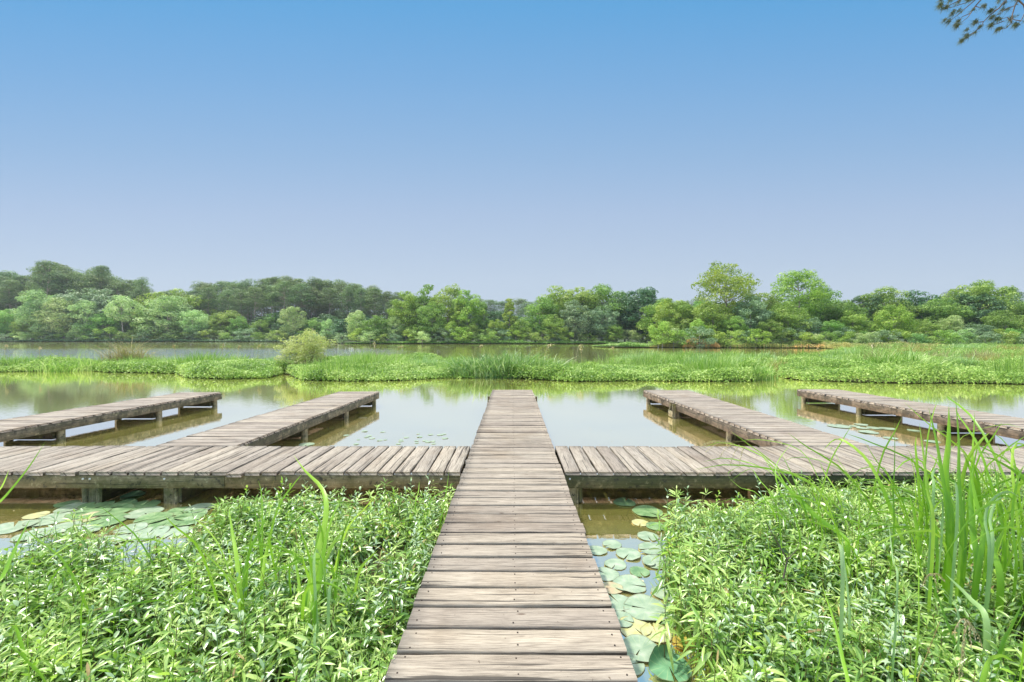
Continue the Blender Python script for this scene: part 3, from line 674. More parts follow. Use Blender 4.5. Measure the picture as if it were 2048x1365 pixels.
right_pads = [(1225,1092,38,'p','pale pad near the walkway edge in the bright water patch'),(1232,1132,44,'p','pale pad between the walkway and the pair of round pads'),(1281,1147,40,'g','green pad below the pair of round pads'),(1225,1180,44,'k','brown-tinged pad pressed to the walkway edge'),(1330,1190,50,'p','pale pad under overhanging sprigs'),(1262,1335,60,'p','pale pad at the bottom by the walkway end board'),(1345,1245,46,'g','green pad under sprigs right of the very large one'),
 (1250,1007,44,'g','green pad farthest out in the gap right of the walkway'),(1297,1026,60,'g','long green pad with reddish rim under sprigs'),
 (1282,1048,34,'y','small yellow-green pad by the sprigs right of the walkway'),(1314,1055,40,'g','green pad right of the small yellow-green one'),
 (1297,1075,42,'p','pale pad at the dark water line'),(1361,1077,58,'d','deep green pad pushed against the leafy bed'),
 (1305,1100,54,'p','round pale pad topmost in the bright water patch'),(1259,1111,50,'p','pale yellowish pad alone in the bright water patch'),
 (1314,1127,56,'p','round pale pad carrying a tiny pad'),(1196,1104,40,'p','pale pad half hidden by the walkway edge'),
 (1214,1152,52,'p','mottled pale pad along the walkway edge'),(1260,1173,66,'p','grey green pad with sprigs over it'),
 (1238,1209,58,'p','pale pad with a dark rim beside the walkway'),(1294,1222,88,'p','very large grey green pad with wavy rim'),
 (1243,1243,52,'p','pad squeezed between walkway and yellow pads'),(1271,1261,66,'y','cream yellow pad with a bright yellow heart'),
 (1314,1271,60,'y','speckled yellow-green pad lapping the cream one'),(1370,1292,44,'o','ochre orange decaying pad by the leafy bed'),
 (1283,1304,78,'p','grey green pad below the yellow ones with brown bites')]
for px, py, wd, c, lb in right_pads: pad(px, py, wd, c, lb, z=.002+.0016*(rng.random()*4))
pad(1301,1129,22,'p','tiny pad lying on a bigger pale pad', z=.018)
pad(1340,1338,88,'d','biggest deep green pad with a side folded up', z=.02, fold=.35)
for px, py, wd, wh in [(1680,853,40,'largest, leftmost of them'),(1723,850,24,'topmost of the middle knot'),(1727,857,22,'second from top of the middle knot'),(1738,865,34,'lowest and broadest of the middle knot'),(1751,857,26,'right end of the middle knot'),(1775,858,28,'next right of the middle knot'),(1783,877,24,'alone nearest the cross dock'),(1710,853,18,'smallest, beside the leftmost one'),(1830,862,22,'seen between the reed tips'),(1866,884,26,'behind the tall reeds')]:
    pad(px, py, wd, 'p', 'small white-shining pad before the outer right finger pier, '+wh, group='pads between the right finger piers')
pad(612,890,30,'p','single white pad against the back of the left cross dock')
for i in range(26):
    pad(rng.uniform(690,892), rng.uniform(862,890), rng.uniform(7,14), 'p', 'tiny half-sunk pad behind the left cross dock near the walkway', z=.003, group='tiny half-sunk pads')

mb = MB(); n_ = 420; x = rng.uniform(-9, 9, n_); y = np.where(rng.random(n_) < .35, rng.uniform(3.0, 5.0, n_), rng.uniform(6.4, 16, n_))
k = (y > 5) | ((x > .75) & (x < 1.5)) | (x < -2.9) & (y > 3.9); x, y = x[k], y[k]; n_ = len(x)
cards(mb, np.stack([x, y, np.full(n_, .004)], -1), np.tile([0, 0, 1.], (n_, 1))+rng.normal(0, .04, (n_, 3)), rng.uniform(.006, .02, n_), rng.uniform(.3, .9, n_), rng.random(n_))
tag(mb.build('floating_debris', M_DRYB), 'pale bits of dead leaf and seed afloat on the pond', 'debris', kind='stuff')
# ------------------------------------------------------------------ foreground reeds (px control points, base first, at a depth)
def reed(name, label, y, lst, mat=M_REED, group='tall reed clumps in the foreground', cat='reeds', dy=.25):
    mb = MB()
    for e in lst:
        pts, wpx = e[0], e[1]; y0 = y + rng.uniform(-dy, dy)
        Wd = [P(a, b, y0 + .12*i) for i, (a, b) in enumerate(pts)]
        b = Wd[0].copy(); b[2] = -.02; b[0] -= (Wd[1][0]-Wd[0][0])*.5
        if Wd[0][2] > .05: Wd = [b] + Wd
        ribbon(mb, Wd, .78*wpx/F*y0, rnd=float(np.clip(rng.normal(.5, .25), 0, 1)), face=(rng.normal(0, .5), -1, .3), K=18)
    o = mb.build(name, mat, smooth=True); RC[' '.join(label.split()[:2])] = o; return tag(o, label, cat, group)
RC = {}
reed('reed_clump', 'tall bright blade cluster with one bent tip rising mid left bed', 2.55, [
 ([(612,1270),(622,1180),(633,1110),(648,1050),(650,1000),(636,970),(610,945),(586,912)], 17), ([(618,1250),(636,1150),(655,1060),(680,998)], 12),
 ([(620,1240),(628,1120),(640,1040)], 14), ([(632,1200),(655,1110),(690,1062),(738,1057)], 9), ([(610,1220),(618,1150),(622,1100)], 11),([(626,1230),(640,1160),(650,1090),(660,1060)],9),
 ([(600,1240),(594,1160),(580,1082)], 9)])
reed('reed_clump', 'pale bent-over blades beside the tall cluster in the left bed', 2.4, [([(630,1250),(625,1115),(640,1120),(652,1200),(658,1300)], 12),([(655,1200),(672,1165),(690,1195),(702,1245)],8),
 ([(620,1365),(650,1330),(690,1290)],12),([(625,1300),(632,1245),(648,1290),(662,1330)],9)], M_PALEREED)
reed('reed_clump', 'short group of upright blades in the middle of the left bed', 2.9, [([(478,1200),(470,1120),(462,1070),(455,1018)], 11),([(470,1200),(458,1130),(450,1080)],8),([(482,1200),(495,1110),(520,1060),(534,1018)],9),
 ([(520,1190),(525,1130),(533,1082)],9),([(488,1200),(480,1140),(466,1100)],8),([(505,1210),(515,1170),(548,1150)],7)])
reed('reed_clump', 'blades leaning in at the left edge above the lily pads', 3.4, [([(-40,1040),(0,1000),(50,940),(88,884)],7),([(-30,1030),(0,972),(14,940)],6)])
reed('reed_clump', 'broad blades at the left edge over the leafy bed', 1.9, [([(-40,1240),(0,1150),(25,1095),(55,1040)],15),([(55,1400),(42,1340),(22,1262),(5,1275)],16),([(90,1400),(50,1335),(0,1290)],12),([(45,1180),(80,1130),(165,1080),(200,1125),(222,1168)],4)])
reed('reed_clump', 'thin blades brushing the left side of the walkway', 4.0, [([(878,1060),(890,1000),(898,942)],4),([(858,1010),(885,985),(912,966)],3),([(868,1090),(885,1050),(905,1010),(925,1005)],5),([(868,1110),(880,1070),(897,1020)],5),([(830,1010),(836,985),(838,964)],4)])
big = [([(1835,1230),(1825,1130),(1797,1050),(1765,970),(1733,916),(1690,882),(1668,882),(1648,902)],11),
 ([(1700,1100),(1690,1075),(1640,1038),(1598,998),(1560,958),(1528,916)],13),([(1722,990),(1706,960),(1680,922),(1664,896),(1663,932)],6),
 ([(1792,1060),(1790,990),(1792,920),(1791,838)],7),([(1872,1060),(1860,985),(1850,910),(1840,846)],13),([(1905,1060),(1890,960),(1875,880),(1858,815)],14),
 ([(1905,1080),(1895,960),(1900,880),(1899,812)],19),([(1930,1080),(1922,960),(1920,880),(1912,795)],12),([(1950,1060),(1946,960),(1951,822)],9),
 ([(2015,1150),(2013,1060),(2003,990),(1990,920)],20),([(1996,1050),(2000,960),(2012,905),(2060,868)],11),([(1985,1140),(2005,1080),(2060,1000)],14),
 ([(2008,1165),(1985,1090),(1958,1010),(1940,925)],16),([(1960,1140),(1950,1060),(1945,985),(1950,930)],14),([(1925,1120),(1920,1030),(1880,960),(1840,930)],9),
 ([(1935,1130),(1932,1040),(1932,975)],15),([(1965,1130),(1975,1050),(1990,1010)],13),([(1880,1110),(1865,1020),(1840,950),(1822,905)],9),([(1845,1120),(1835,1040),(1820,985)],12),
 ([(2040,1140),(2030,1040),(2040,960),(2052,930)],14),([(2020,1120),(2018,1000),(1980,920),(1960,900)],10),([(1900,1110),(1910,1040),(1940,1000),(1990,990)],8),([(1868,1100),(1870,1040),(1850,990)],10),([(1985,1090),(2000,1040),(2055,1015)],8),([(1912,1100),(1905,1000),(1880,930),(1850,900)],9)]
reed('reed_clump', 'largest clump of tall broad blades at the right edge over the dock', 2.95, big)
def thicket(name, label, x0, x1, y0, y1, n, h0, h1, w0, w1, mat=M_REED, lean=0.0):
    mb = MB()
    for i in range(n):
        x, y = rng.uniform(x0, x1), rng.uniform(y0, y1); h = rng.uniform(h0, h1); a = rng.normal(lean, .22); b_ = rng.normal(0, .18); f = rng.uniform(0, 1)**3
        pts = [(x, y, 0), (x+a*.3*h, y+b_*.3*h, h*.4), (x+a*.9*h, y+b_*.8*h, h*.8), (x+a*1.6*h+f*.25*np.sign(a), y+b_*1.4*h, h*(1-.25*f)), (x+a*2*h+f*.5*np.sign(a), y+b_*1.6*h, h*(1.12-.75*f))]
        ribbon(mb, pts, rng.uniform(w0, w1), rnd=float(np.clip(rng.normal(.5, .3), 0, 1)), face=(rng.normal(0, .8), -1, .3), K=12)
    return tag(mb.build(name, mat, smooth=True), label, 'reeds', 'tall reed clumps in the foreground')
thicket('reed_clump', 'dense thicket of thin leaning blades filling the right edge', 3.25, 4.7, 2.85, 3.9, 85, .75, 1.4, .010, .024)
thicket('reed_clump', 'upright cluster of slender blades mid left bed beside the tall bent one', -1.22, -.98, 2.45, 2.85, 11, .6, 1.02, .010, .02)
thicket('reed_clump', 'upright slender blades left of the mid bed cluster', -1.85, -1.6, 2.7, 3.1, 9, .6, .9, .009, .017)
thicket('reed_clump', 'thin mixed blades left of the right edge thicket', 2.3, 3.6, 2.9, 3.9, 46, .6, 1.15, .008, .018, lean=-.14)
thicket('reed_clump', 'scattered thin blades in the left part of the left bed', -3.3, -1.4, 2.2, 3.4, 14, .5, .8, .007, .014)
reed('reed_clump', 'pale folded blades inside the big right clump', 2.6, [([(1985,1120),(1975,1040),(1990,1000),(2020,985),(2050,1000)],9),([(1918,1080),(1918,980),(1912,975),(1912,1040)],12),([(1888,1090),(1890,1010),(1884,1005),(1884,1090)],11),([(1990,1100),(1985,1040),(2000,1000),(2030,1000)],8),([(1870,1000),(1868,950),(1880,940),(1888,975)],6)], M_PALEREED)
reed('reed_clump', 'long leaning blades low in the right bed by the seed head', 1.95, [([(1955,1400),(1925,1310),(1885,1205),(1850,1110)],17),([(1705,1400),(1690,1320),(1672,1245),(1645,1165)],10),([(1640,1350),(1655,1300),(1678,1240)],4),
 ([(1842,1290),(1843,1200),(1840,1130),(1815,1050)],5),([(1975,1365),(2005,1318),(2040,1330)],13),([(2010,1310),(2030,1260),(2055,1205)],14),([(2060,1260),(2052,1200),(2040,1150)],16)])
reed('reed_clump', 'pale drooping blades in the middle of the right bed', 2.3, [([(1690,1130),(1672,1085),(1655,1080),(1640,1110),(1634,1160)],10),([(1705,1260),(1700,1180),(1692,1120),(1688,1070)],9),([(1980,1250),(1945,1200),(1895,1150)],14),([(1925,1245),(1900,1190),(1885,1180)],8),([(1800,1180),(1790,1120),(1780,1040)],5)], M_PALEREED)
reed('reed_clump', 'thin arching stalks in front of the right cross dock', 3.3, [([(1680,1060),(1640,960),(1600,900),(1520,880),(1466,886)],3),([(1600,1060),(1560,980),(1555,930),(1590,880)],4),([(1530,1010),(1480,975),(1458,948),(1490,930)],3),([(1620,1050),(1590,960),(1560,900)],5),([(1560,1030),(1520,960),(1500,940),(1460,965)],3),([(1640,1050),(1625,960),(1540,945)],3)])
def seedhead(parent, name, arcs, y, mat=M_SEED):
    mb = MB()
    for (x0, y0, x1, y1) in arcs:
        n = 34; t = np.linspace(0, 1, n); p0 = P(x0, y0, y); p1 = P(x1, y1, y)
        c = p0+(p1-p0)*t[:, None]; c[:, 2] += .02*np.sin(t*3.14)
        tube(mb, c, .0012, 4, rnd=.3)
        d = np.stack([rng.normal(0, .3, n), rng.normal(0, .3, n), -np.ones(n)], -1)
        leaves(mb, c+rng.normal(0, .002, (n, 3)), d, rng.uniform(.008, .016, n), rng.uniform(.003, .005, n), np.zeros(n), rng.random(n))
    return mb.build(name, mat, parent)
seedhead(RC['long leaning'], 'seed_head', [(1935,1242,1912,1275),(1940,1245,1925,1365),(1938,1245,1935,1330),(1942,1246,1950,1300),(1945,1250,1975,1305),(1940,1244,1958,1282),(1936,1262,1930,1355)], 1.9)
seedhead(RC['thin arching'], 'seed_head', [(1466,886,1405,890),(1455,884,1412,905),(1445,883,1400,895),(1470,888,1440,915),(1480,890,1462,930),(1490,893,1480,930)], 3.35)
seedhead(RC['pale drooping'], 'seed_head', [(1868,1150,1850,1175),(1872,1150,1880,1185),(1868,1152,1895,1165)], 2.4)
mb = MB(); y = 2.5
tube(mb, [P(1570,1160,y), P(1578,1122,y), P(1556,1085,y), P(1534,1045,y)], [.005,.004,.003,.002], 5, rnd=.5); tube(mb, [P(1578,1122,y), P(1595,1105,y), P(1602,1088,y)], [.003,.002,.0015], 5, rnd=.5)
tag(mb.build('dead_twig', M_TWIG), 'bare forked brown twig in the right leafy bed', 'twig')
# leaf fallen on the boards
mb = MB(); leaves(mb, np.array([P(866,1134,depth_water(1134)*.8), P(872,1140,2.99)]), np.array([[1,.1,.12],[1,-.2,.1]]), np.array([.075,.06]), np.array([.02,.016]), np.array([.1,.1]), np.array([.3,.5]))

# ------------------------------------------------------------------ the floating mat strip and its plants
def strip_mat(name, label, p0, p1, dens, mat=M_MAT, hmul=1.0, zmax=None):
    A = 0; px = np.linspace(p0, p1, 200); A = np.trapezoid((zb(px)**2-zn(px)**2)/2, px)/F if hasattr(np, 'trapezoid') else np.trapz((zb(px)**2-zn(px)**2)/2, px)/F
    n = int(A*dens); u = rng.uniform(p0, p1, n*2); a, b = zn(u), np.minimum(zb(u), zmax or 99)
    keep = rng.random(n*2) < (b**2-a**2)/np.max(b**2-a**2); u, a, b = u[keep], a[keep], b[keep]
    y = np.sqrt(a*a+(b*b-a*a)*rng.random(len(u))); x = WX(u, y); n = len(u)
    edge = np.clip((y-a)/.4+.12, 0, 1)**.6*np.clip((b-y)/2.5+.1, 0, 1)
    y = y + (1-edge)*rng.normal(0, .12, n)
    h = (.04+edge*(.04+.52*vnoise(x*.5, y*.45, 2)**1.2+.26*vnoise(x*1.5, y*1.3, 9)))*hmul
    z = h*rng.uniform(.0, 1.05, n)**.6
    sz = rng.uniform(.032, .065, n)*(1+np.clip(y-26, 0, 40)*.03)
    nr = unit(np.stack([rng.normal(0, .7, n), rng.normal(-.3, .7, n), np.ones(n)], -1)); tg = unit(np.cross(nr, rng.normal(0, 1, (n, 3)))); bt = np.cross(nr, tg)
    c = np.stack([x, y, z], -1)
    V = np.stack([c-tg*sz[:, None], c-bt*(sz*.45)[:, None], c+tg*sz[:, None], c+bt*(sz*.45)[:, None]], 1).reshape(-1, 3)
    mb = MB(); mb.add(V, q=np.arange(4*n).reshape(-1, 4), rnd=np.repeat(np.clip(rng.normal(.5, .25, n), 0, 1), 4))
    # short grass through it
    k = (rng.random(n) < .06) & (vnoise(x*.45+3, y*.5, 41) > .52); m = k.sum()
    base = np.stack([x[k], y[k], z[k]*.3], -1)
    hh = (.20+.35*vnoise(x[k]*.35+5, y[k]*.35, 12)**2*2)*rng.uniform(.6, 1.3, m)*hmul*edge[k]+.05
    blades(mb, base, hh+z[k]*.6, rng.uniform(.015, .03, m)*(1+np.clip(y[k]-26, 0, 40)*.03), rng.normal(0, .12, (m, 2)), rng.uniform(0, .3, m), np.clip(rng.normal(.6, .25, m), 0, 1), K=4)
    o = mb.build(name, mat); return tag(o, label, 'plants', kind='stuff')
strip_mat('floating_plants', 'low bright green mat of floating plants across the water at left', -260, 585, 1000)
strip_mat('floating_plants', 'low leafy mat in the middle beyond the walkway end', 585, 1546, 1000)
strip_mat('floating_plants', 'wide leafy grassy bank at right behind the outer finger pier', 1556, 2330, 520, hmul=1.15)

def tuft(label, px, y, wd, h, n, mat=M_MGRASS, bw=.03, spread=.5, bend=.5, group='tall grass clumps on the green strip', name='grass_clump', cat='grass clump', depth=None):
    mb = MB(); d = depth or wd*.5
    b = np.stack([np.clip(rng.normal(0, .32, n), -.6, .6)*wd, np.clip(rng.normal(0, .4, n), -.7, .7)*d, np.zeros(n)], -1)
    hh = 1.15*h*rng.uniform(.5, 1.05, n)*(1-.40*np.abs(b[:, 0])/(wd*.9))
    lean = rng.normal(0, spread*h*.5, (n, 2))+b[:, :2]*.22+np.array([.06*h, 0])
    blades(mb, b, hh, rng.uniform(.6, 1.2, n)*bw, lean, rng.uniform(.1, bend, n), np.clip(rng.normal(.5, .28, n), 0, 1), K=7)
    o = mb.build(name, mat); o.location = (WX(px, y), y, 0); return tag(o, label, cat, group)
def htop(ytop, y): return CAMZ-(ytop-HOR)/F*y
tuft('broad dark green grass clump directly beyond the walkway end', 1012, 21.7, 4.0, 1.42, 3600, mat=M_DEEP, bw=.045, spread=.6, bend=.8, depth=1.8)
tuft('bright grass clump right of the walkway end clump', 1080, 21.5, 1.6, 1.35, 380, bw=.035, spread=.4, depth=1.2)
tuft('upright grass patch left of the walkway end clump', 905, 22.5, 1.6, 1.15, 330, spread=.35)
tuft('wide bright grass patch between the dry shrub and the walkway', 730, 23.5, 3.2, 1.4, 900, spread=.35, bend=.3, depth=1.5)
tuft('sparse grass patch at the back right of the dry shrub', 800, 27, 2.6, 1.0, 350, spread=.35)
tuft('rounded grass patch in the middle of the left strip', 400, 24.5, 2.8, 1.32, 750, spread=.35, bend=.3, depth=1.4)
tuft('low drooping dark clump at the water edge on the left strip', 125, 24.5, 2.4, .85, 600, bw=.035, spread=.8, bend=.8)
tuft('thin upright grasses behind the left drooping clump', 135, 26.5, 1.5, 1.25, 120, spread=.25)
tuft('short grass tuft left of the mid strip clump', 345, 26, 1.2, .9, 150)
tuft('pale spiky tuft by the left edge of the strip', 10, 25.5, 1.4, 1.1, 150, mat=M_PALEREED)
tuft('light grass clump right of centre on the strip', 1310, 26, 3.0, 1.25, 600, spread=.35, bend=.3)
tuft('thin grasses standing before the open lake right of centre', 1215, 25.5, 1.4, 1.35, 110, bw=.02, spread=.3)
tuft('wide pale grass patch between the right finger piers', 1440, 22, 3.4, 1.3, 1000, mat=M_MGRASS, spread=.4, bend=.45, depth=2)
tuft('drooping grass clump at the dark inlet', 1525, 19.5, .9, .9, 260, spread=.8, bend=.7)
tuft('rust brown tuft on the dark inlet', 1556, 22.5, .9, 1.0, 350, mat=M_RUST, bw=.015, spread=.5)
tuft('large arching grass clump behind the outer right finger pier', 1785, 21.5, 2.6, 1.6, 1100, bw=.045, spread=.65, bend=.7, depth=1.4)
tuft('grass clump left of the large arching right clump', 1710, 22.5, 1.8, 1.3, 420, spread=.5)
tuft('grass clump right of the large arching right clump', 1850, 22, 1.4, 1.3, 350, spread=.45, bw=.04)
tuft('rust coloured round tuft on the right bank', 1770+25, 29, 1.6, 1.2, 700, mat=M_RUST, bw=.015, spread=.5)
tuft('large rust coloured tuft near the right edge of the bank', 1975, 26, 1.9, 1.15, 800, mat=M_RUST, bw=.015, spread=.5)
tuft('small rust tuft cut by the right edge', 2045, 29, 1.4, 1.2, 400, mat=M_RUST, bw=.015, spread=.5)
tuft('bright grass patch at the right edge of the bank', 2000, 32, 4, 1.2, 700, spread=.35)
tuft('bright grass patch in the back of the right bank', 1900, 34, 4, 1.3, 700, spread=.35)
tuft('dry tan arching grass clump standing above the left strip', 252, 26.5, 1.9, 2.0, 520, mat=M_DRY, bw=.03, spread=.8, bend=.45)
tuft('thin dry straws rising from the right arching clump', 1765, 22.5, 1.2, 1.75, 60, mat=M_DRY, bw=.015, spread=.3)
PATCH = [(60,27,.95,2.2,M_PALEREED,'pale'),(180,25,.8,2.0,M_MGRASS,'green'),(300,27,.9,2.2,M_PALEREED,'pale'),(470,25.5,1.0,2.2,M_MGRASS,'green'),(540,27,.8,1.8,M_PALEREED,'pale'),(660,22,.8,1.6,M_MGRASS,'green'),(850,24,.95,1.6,M_PALEREED,'pale'),
 (1140,22,.8,1.2,M_MGRASS,'green'),(1270,27,1.1,1.8,M_PALEREED,'pale'),(1360,25,1.15,1.6,M_MGRASS,'green'),(1395,24,1.2,1.2,M_PALEREED,'pale'),(1480,24,1.2,1.4,M_PALEREED,'pale'),(1610,26,.9,1.4,M_MGRASS,'green'),(1660,25,1.0,1.6,M_PALEREED,'pale'),(1745,25,1.35,1.3,M_DRY,'straw coloured'),(1815,25,1.3,1.4,M_PALEREED,'pale'),(1870,27,1.2,1.5,M_DRY,'straw coloured'),(1920,24,1.1,1.6,M_PALEREED,'pale'),(1960,30,1.2,1.8,M_DRY,'straw coloured'),(2020,23,1.0,1.4,M_MGRASS,'green'),
 (1700,34,1.2,2.5,M_PALEREED,'pale'),(1840,38,1.3,3,M_RUST,'reddish'),(1760,44,1.3,3,M_DRY,'straw coloured'),(1930,46,1.4,4,M_PALEREED,'pale'),(2010,42,1.3,3,M_RUST,'reddish')]
NEAR = ['at the far left of the strip','beside the drooping mound on the left strip','left of the mid strip patch','right of the mid strip patch','left of the yellowish shrub','right of the yellowish shrub','left of the walkway end','right of the walkway end clump','left of the light clump right of centre','before the two tall airy trees','left of the wide pale patch','right of the wide pale patch','just right of the dark inlet','left of the large arching clump','above the large arching clump','right shoulder of the large arching clump','behind the right shoulder of the large clump','left of the large rust tuft','behind the large rust tuft','at the right edge of the water line','at the back behind the inlet','in the middle back of the right bank','at the back left of the right bank','at the far back of the right bank','at the back right of the right bank']
for (px, y, h, wd, m_, cl), nr in zip(PATCH, NEAR):
    tuft(cl+' grass tuft '+nr, px, y, wd, h*1.15, int(230*wd), mat=m_, bw=.022 if m_ is not M_MGRASS else .035, spread=.45, bend=.5)
wh = ['reaching over the back edge of the left strip','in the middle of the left strip','before the yellowish shrub','at the front of the centre mat','left of the wide bright patch','between the centre clump and the light clump','at the front edge right of centre','before the inlet','at the front right of the large arching clump','at the right end of the water line','farther back on the right bank','behind the large rust tuft']
EX = [(1255,29,1.6,1.15),(1300,31,1.8,1.2),(1335,28,1.5,1.1),(1375,31,1.8,1.25),(1415,29,1.6,1.2),(1460,32,2,1.3),(1505,29,1.5,1.15),(1530,32,1.6,1.1)]
for j_, (px, y, wd, h) in enumerate(EX):
    tuft('back row grass tuft on the strip right of centre, '+['first','second','third','fourth','fifth','sixth','seventh','eighth'][j_]+' from the left', px, y, wd, h, 300, mat=M_PALEREED if j_ % 3 == 1 else M_MGRASS, bw=.03, spread=.45)
for q_, (px, y, wd, h) in enumerate([(95,27.5,1.2,.9),(290,25.5,1.5,.8),(560,23,1.2,.75),(690,20.5,1.0,.6),(655,24,1.3,1.0),(1180,21.5,1.1,.85),(1345,20,1.2,.7),(1500,21,1.3,1.15),(1870,20,1.2,.9),(2040,21,1.5,1.0),(1690,40,3,1.2),(1990,36,3,1.3)]):
    mbm = MB(); n_ = 700 if wd < 2 else 1600; c_ = np.stack([np.clip(rng.normal(0, 1, n_), -1.6, 1.6)*wd*.3, np.clip(rng.normal(0, 1, n_), -1.6, 1.6)*wd*.22, 0*rng.random(n_)], -1); c_[:, 2] = h*.75*np.exp(-(c_[:, 0]/(wd*.45))**2)*rng.uniform(.15, 1, n_)
    mb = MB(); cardsz = rng.uniform(.05, .10, n_); d_ = unit(np.stack([rng.normal(0, .8, n_), rng.normal(-.2, .8, n_), rng.uniform(.1, 1.3, n_)], -1))
    leaves(mb, c_, d_, cardsz*2.2, cardsz*.6, rng.uniform(.1, .5, n_), np.clip(rng.normal(.62, .25, n_), 0, 1))
    o = mb.build('weed_clump', M_MAT); o.location = (WX(px, y), y, .03); tag(o, 'leafy weed mound '+wh[q_], 'weed clump', 'leafy mounds on the green strip')
# dry seed stalks: each one a thing
si = 0
for px, y, yt, where in [(8,26,690,'at the left edge of the strip'),(78,26,694,'left of the thin upright grasses'),(352,25,690,'left of the mid strip patch'),(445,25,688,'right of the mid strip patch'),(475,26,692,'farther right of the mid strip patch'),
        (515,26,690,'left of the dry shrub'),(755,25,685,'above the wide patch left of the walkway'),(790,26,692,'right of the wide patch'),(960,24,690,'at the left shoulder of the walkway end clump'),(1085,24,688,'at the right shoulder of the walkway end clump'),
        (1150,24,690,'before the open lake right of the walkway'),(1165,24.5,696,'second from the walkway end clump on its right'),(1230,26,694,'left of the light clump'),(1745,24,688,'above the large arching right clump'),(1640,27,696,'between the inlet and the large right clump')]:
    mb = MB(); h = htop(yt, y); ln = rng.normal(0, .25)
    pts = [(0,0,0),(ln*.2,0,h*.5),(ln*.6,0,h*.92),(ln,0,h),(ln*1.35+.08,0,h-.05)]
    tube(mb, pts, [.014,.011,.009,.007,.005], 4, rnd=.4)
    n = 26; t = rng.uniform(.75, 1, n); c = np.stack([np.interp(t, [0,.5,.85,1], [0,ln*.2,ln*.8,ln*1.35+.08]), rng.normal(0, .02, n), np.interp(t, [0,.5,.85,1], [0,h*.5,h*.98,h-.05])], -1)
    leaves(mb, c, np.stack([rng.normal(.2, .6, n), rng.normal(0, .6, n), rng.normal(-.2, .7, n)], -1), rng.uniform(.08, .16, n), rng.uniform(.03, .045, n), np.full(n, .3), rng.random(n))
    o = mb.build('seed_stalk', M_SEED); o.location = (WX(px, y), y, 0); tag(o, 'thin dry seed stalk ' + where, 'seed stalk', 'dry seed stalks on the strip')

# ------------------------------------------------------------------ trees
def clump_leaves(mb, cc, cr, per, ls, asp=.6, flat=.65, crown_c=None, updown=.25):
    """cc clump centres (m,3), cr radii; leaves near each clump's shell, upper side denser"""
    m = len(cc); per = np.maximum(8, (per*(cr/np.mean(cr))**2).astype(int)); idx = np.repeat(np.arange(m), per); n = len(idx)
    d = unit(rng.normal(0, 1, (n, 3)) + np.array([0, 0, updown])); rad = rng.uniform(.55, 1.06, n)**.7
    off = d*rad[:, None]*cr[idx][:, None]*np.array([1, 1, flat]); c = cc[idx]+off
    nr = unit(d*np.array([1, 1, 1/flat]) + rng.normal(0, .38, (n, 3)))
    crn = np.clip(rng.normal(.5, .17, m), 0, 1)
    cards(mb, c, nr, ls*rng.uniform(.6, 1.3, n), np.full(n, asp), np.clip(crn[idx]+rng.normal(0, .14, n), 0, 1))
def trunk_mesh(h, r, limbs, mat, lean=.0, seg=8):
    mb = MB(); z = np.linspace(-.3, h, seg); ph = rng.uniform(0, 6, 2)
    pts = np.stack([lean*(z/h)**2*h+.02*h*np.sin(z/h*4+ph[0])*(z/h), .02*h*np.sin(z/h*3+ph[1])*(z/h), z], -1)
    tube(mb, pts, np.interp(z/h, [-.1, 0, .1, 1], [1.5*r, 1.3*r, r, .18*r]), 8)
    for e in limbs:
        e = np.asarray(e); zz = max(.25*h, min(e[2]-.35*np.hypot(e[0], e[1])-.3, h*.9)); i = np.interp(zz, z, np.arange(seg)); b = pts[min(int(i), seg-1)].copy(); b[2] = zz
        mid = (b+e)/2+np.array([0, 0, -.05*np.linalg.norm(e-b)])
        tube(mb, [b, mid, e], [r*.38, r*.24, r*.08], 5)
    return mb.mesh('trunk', mat)
def T_broad(h=14, w=9, crown_lo=.18, nc=120, ls=.21, per=85, seed=0, shape='round', gap=0, leafm=None, bark=M_BARK):
    """broad-leaved tree; returns (crown mesh, trunk mesh)"""
    cz = h*(1+crown_lo)/2; rz = h*(1-crown_lo)/2; rx = w/2
    lob = [(rng.uniform(0, 6.28), rng.uniform(-.6, .8), rng.uniform(.12, .3)) for _ in range(6)]
    cc = []; cr = []
    while len(cc) < nc:
        d = unit(rng.normal(0, 1, 3)); t = rng.uniform(.2, 1.0)**.45
        if shape == 'cone': z = rng.uniform(-1, 1); rr = (1-(z+1)/2)**.8*.95+.08; a = rng.uniform(0, 6.28); p = np.array([rr*math.cos(a)*t, rr*math.sin(a)*t, z])
        elif shape == 'flat': p = d*t; p[2] = p[2]*.9 + .1
        else:
            p = d*t
            for a, e, s in lob: p = p*(1+s*max(0, np.dot(d, (math.cos(a)*math.cos(e), math.sin(a)*math.cos(e), math.sin(e)))-.6))
            p = p*(1-.12*max(0, -p[2]))
        if gap and rng.random() < gap and vnoise(p[0]*2.5+seed, p[2]*2.5) < .45: continue
        big_ = 1.0
        if rng.random() < .22: p = p*rng.uniform(1.02, 1.14); big_ = .5
        cc.append((p[0]*rx, p[1]*rx, cz+p[2]*rz)); cr.append(big_*rng.uniform(.09, .2)*w*(.7 if gap else 1))
    cc = np.array(cc); cr = np.array(cr)*(.8 if shape == 'cone' else 1)
    mb = MB(); clump_leaves(mb, cc, cr, per, ls, crown_c=(0, 0, cz))
    tm = trunk_mesh(h*.8, .018*h, cc[rng.choice(nc, min(16, nc), replace=False)], bark)
    return mb.mesh('crown', leafm, False), tm
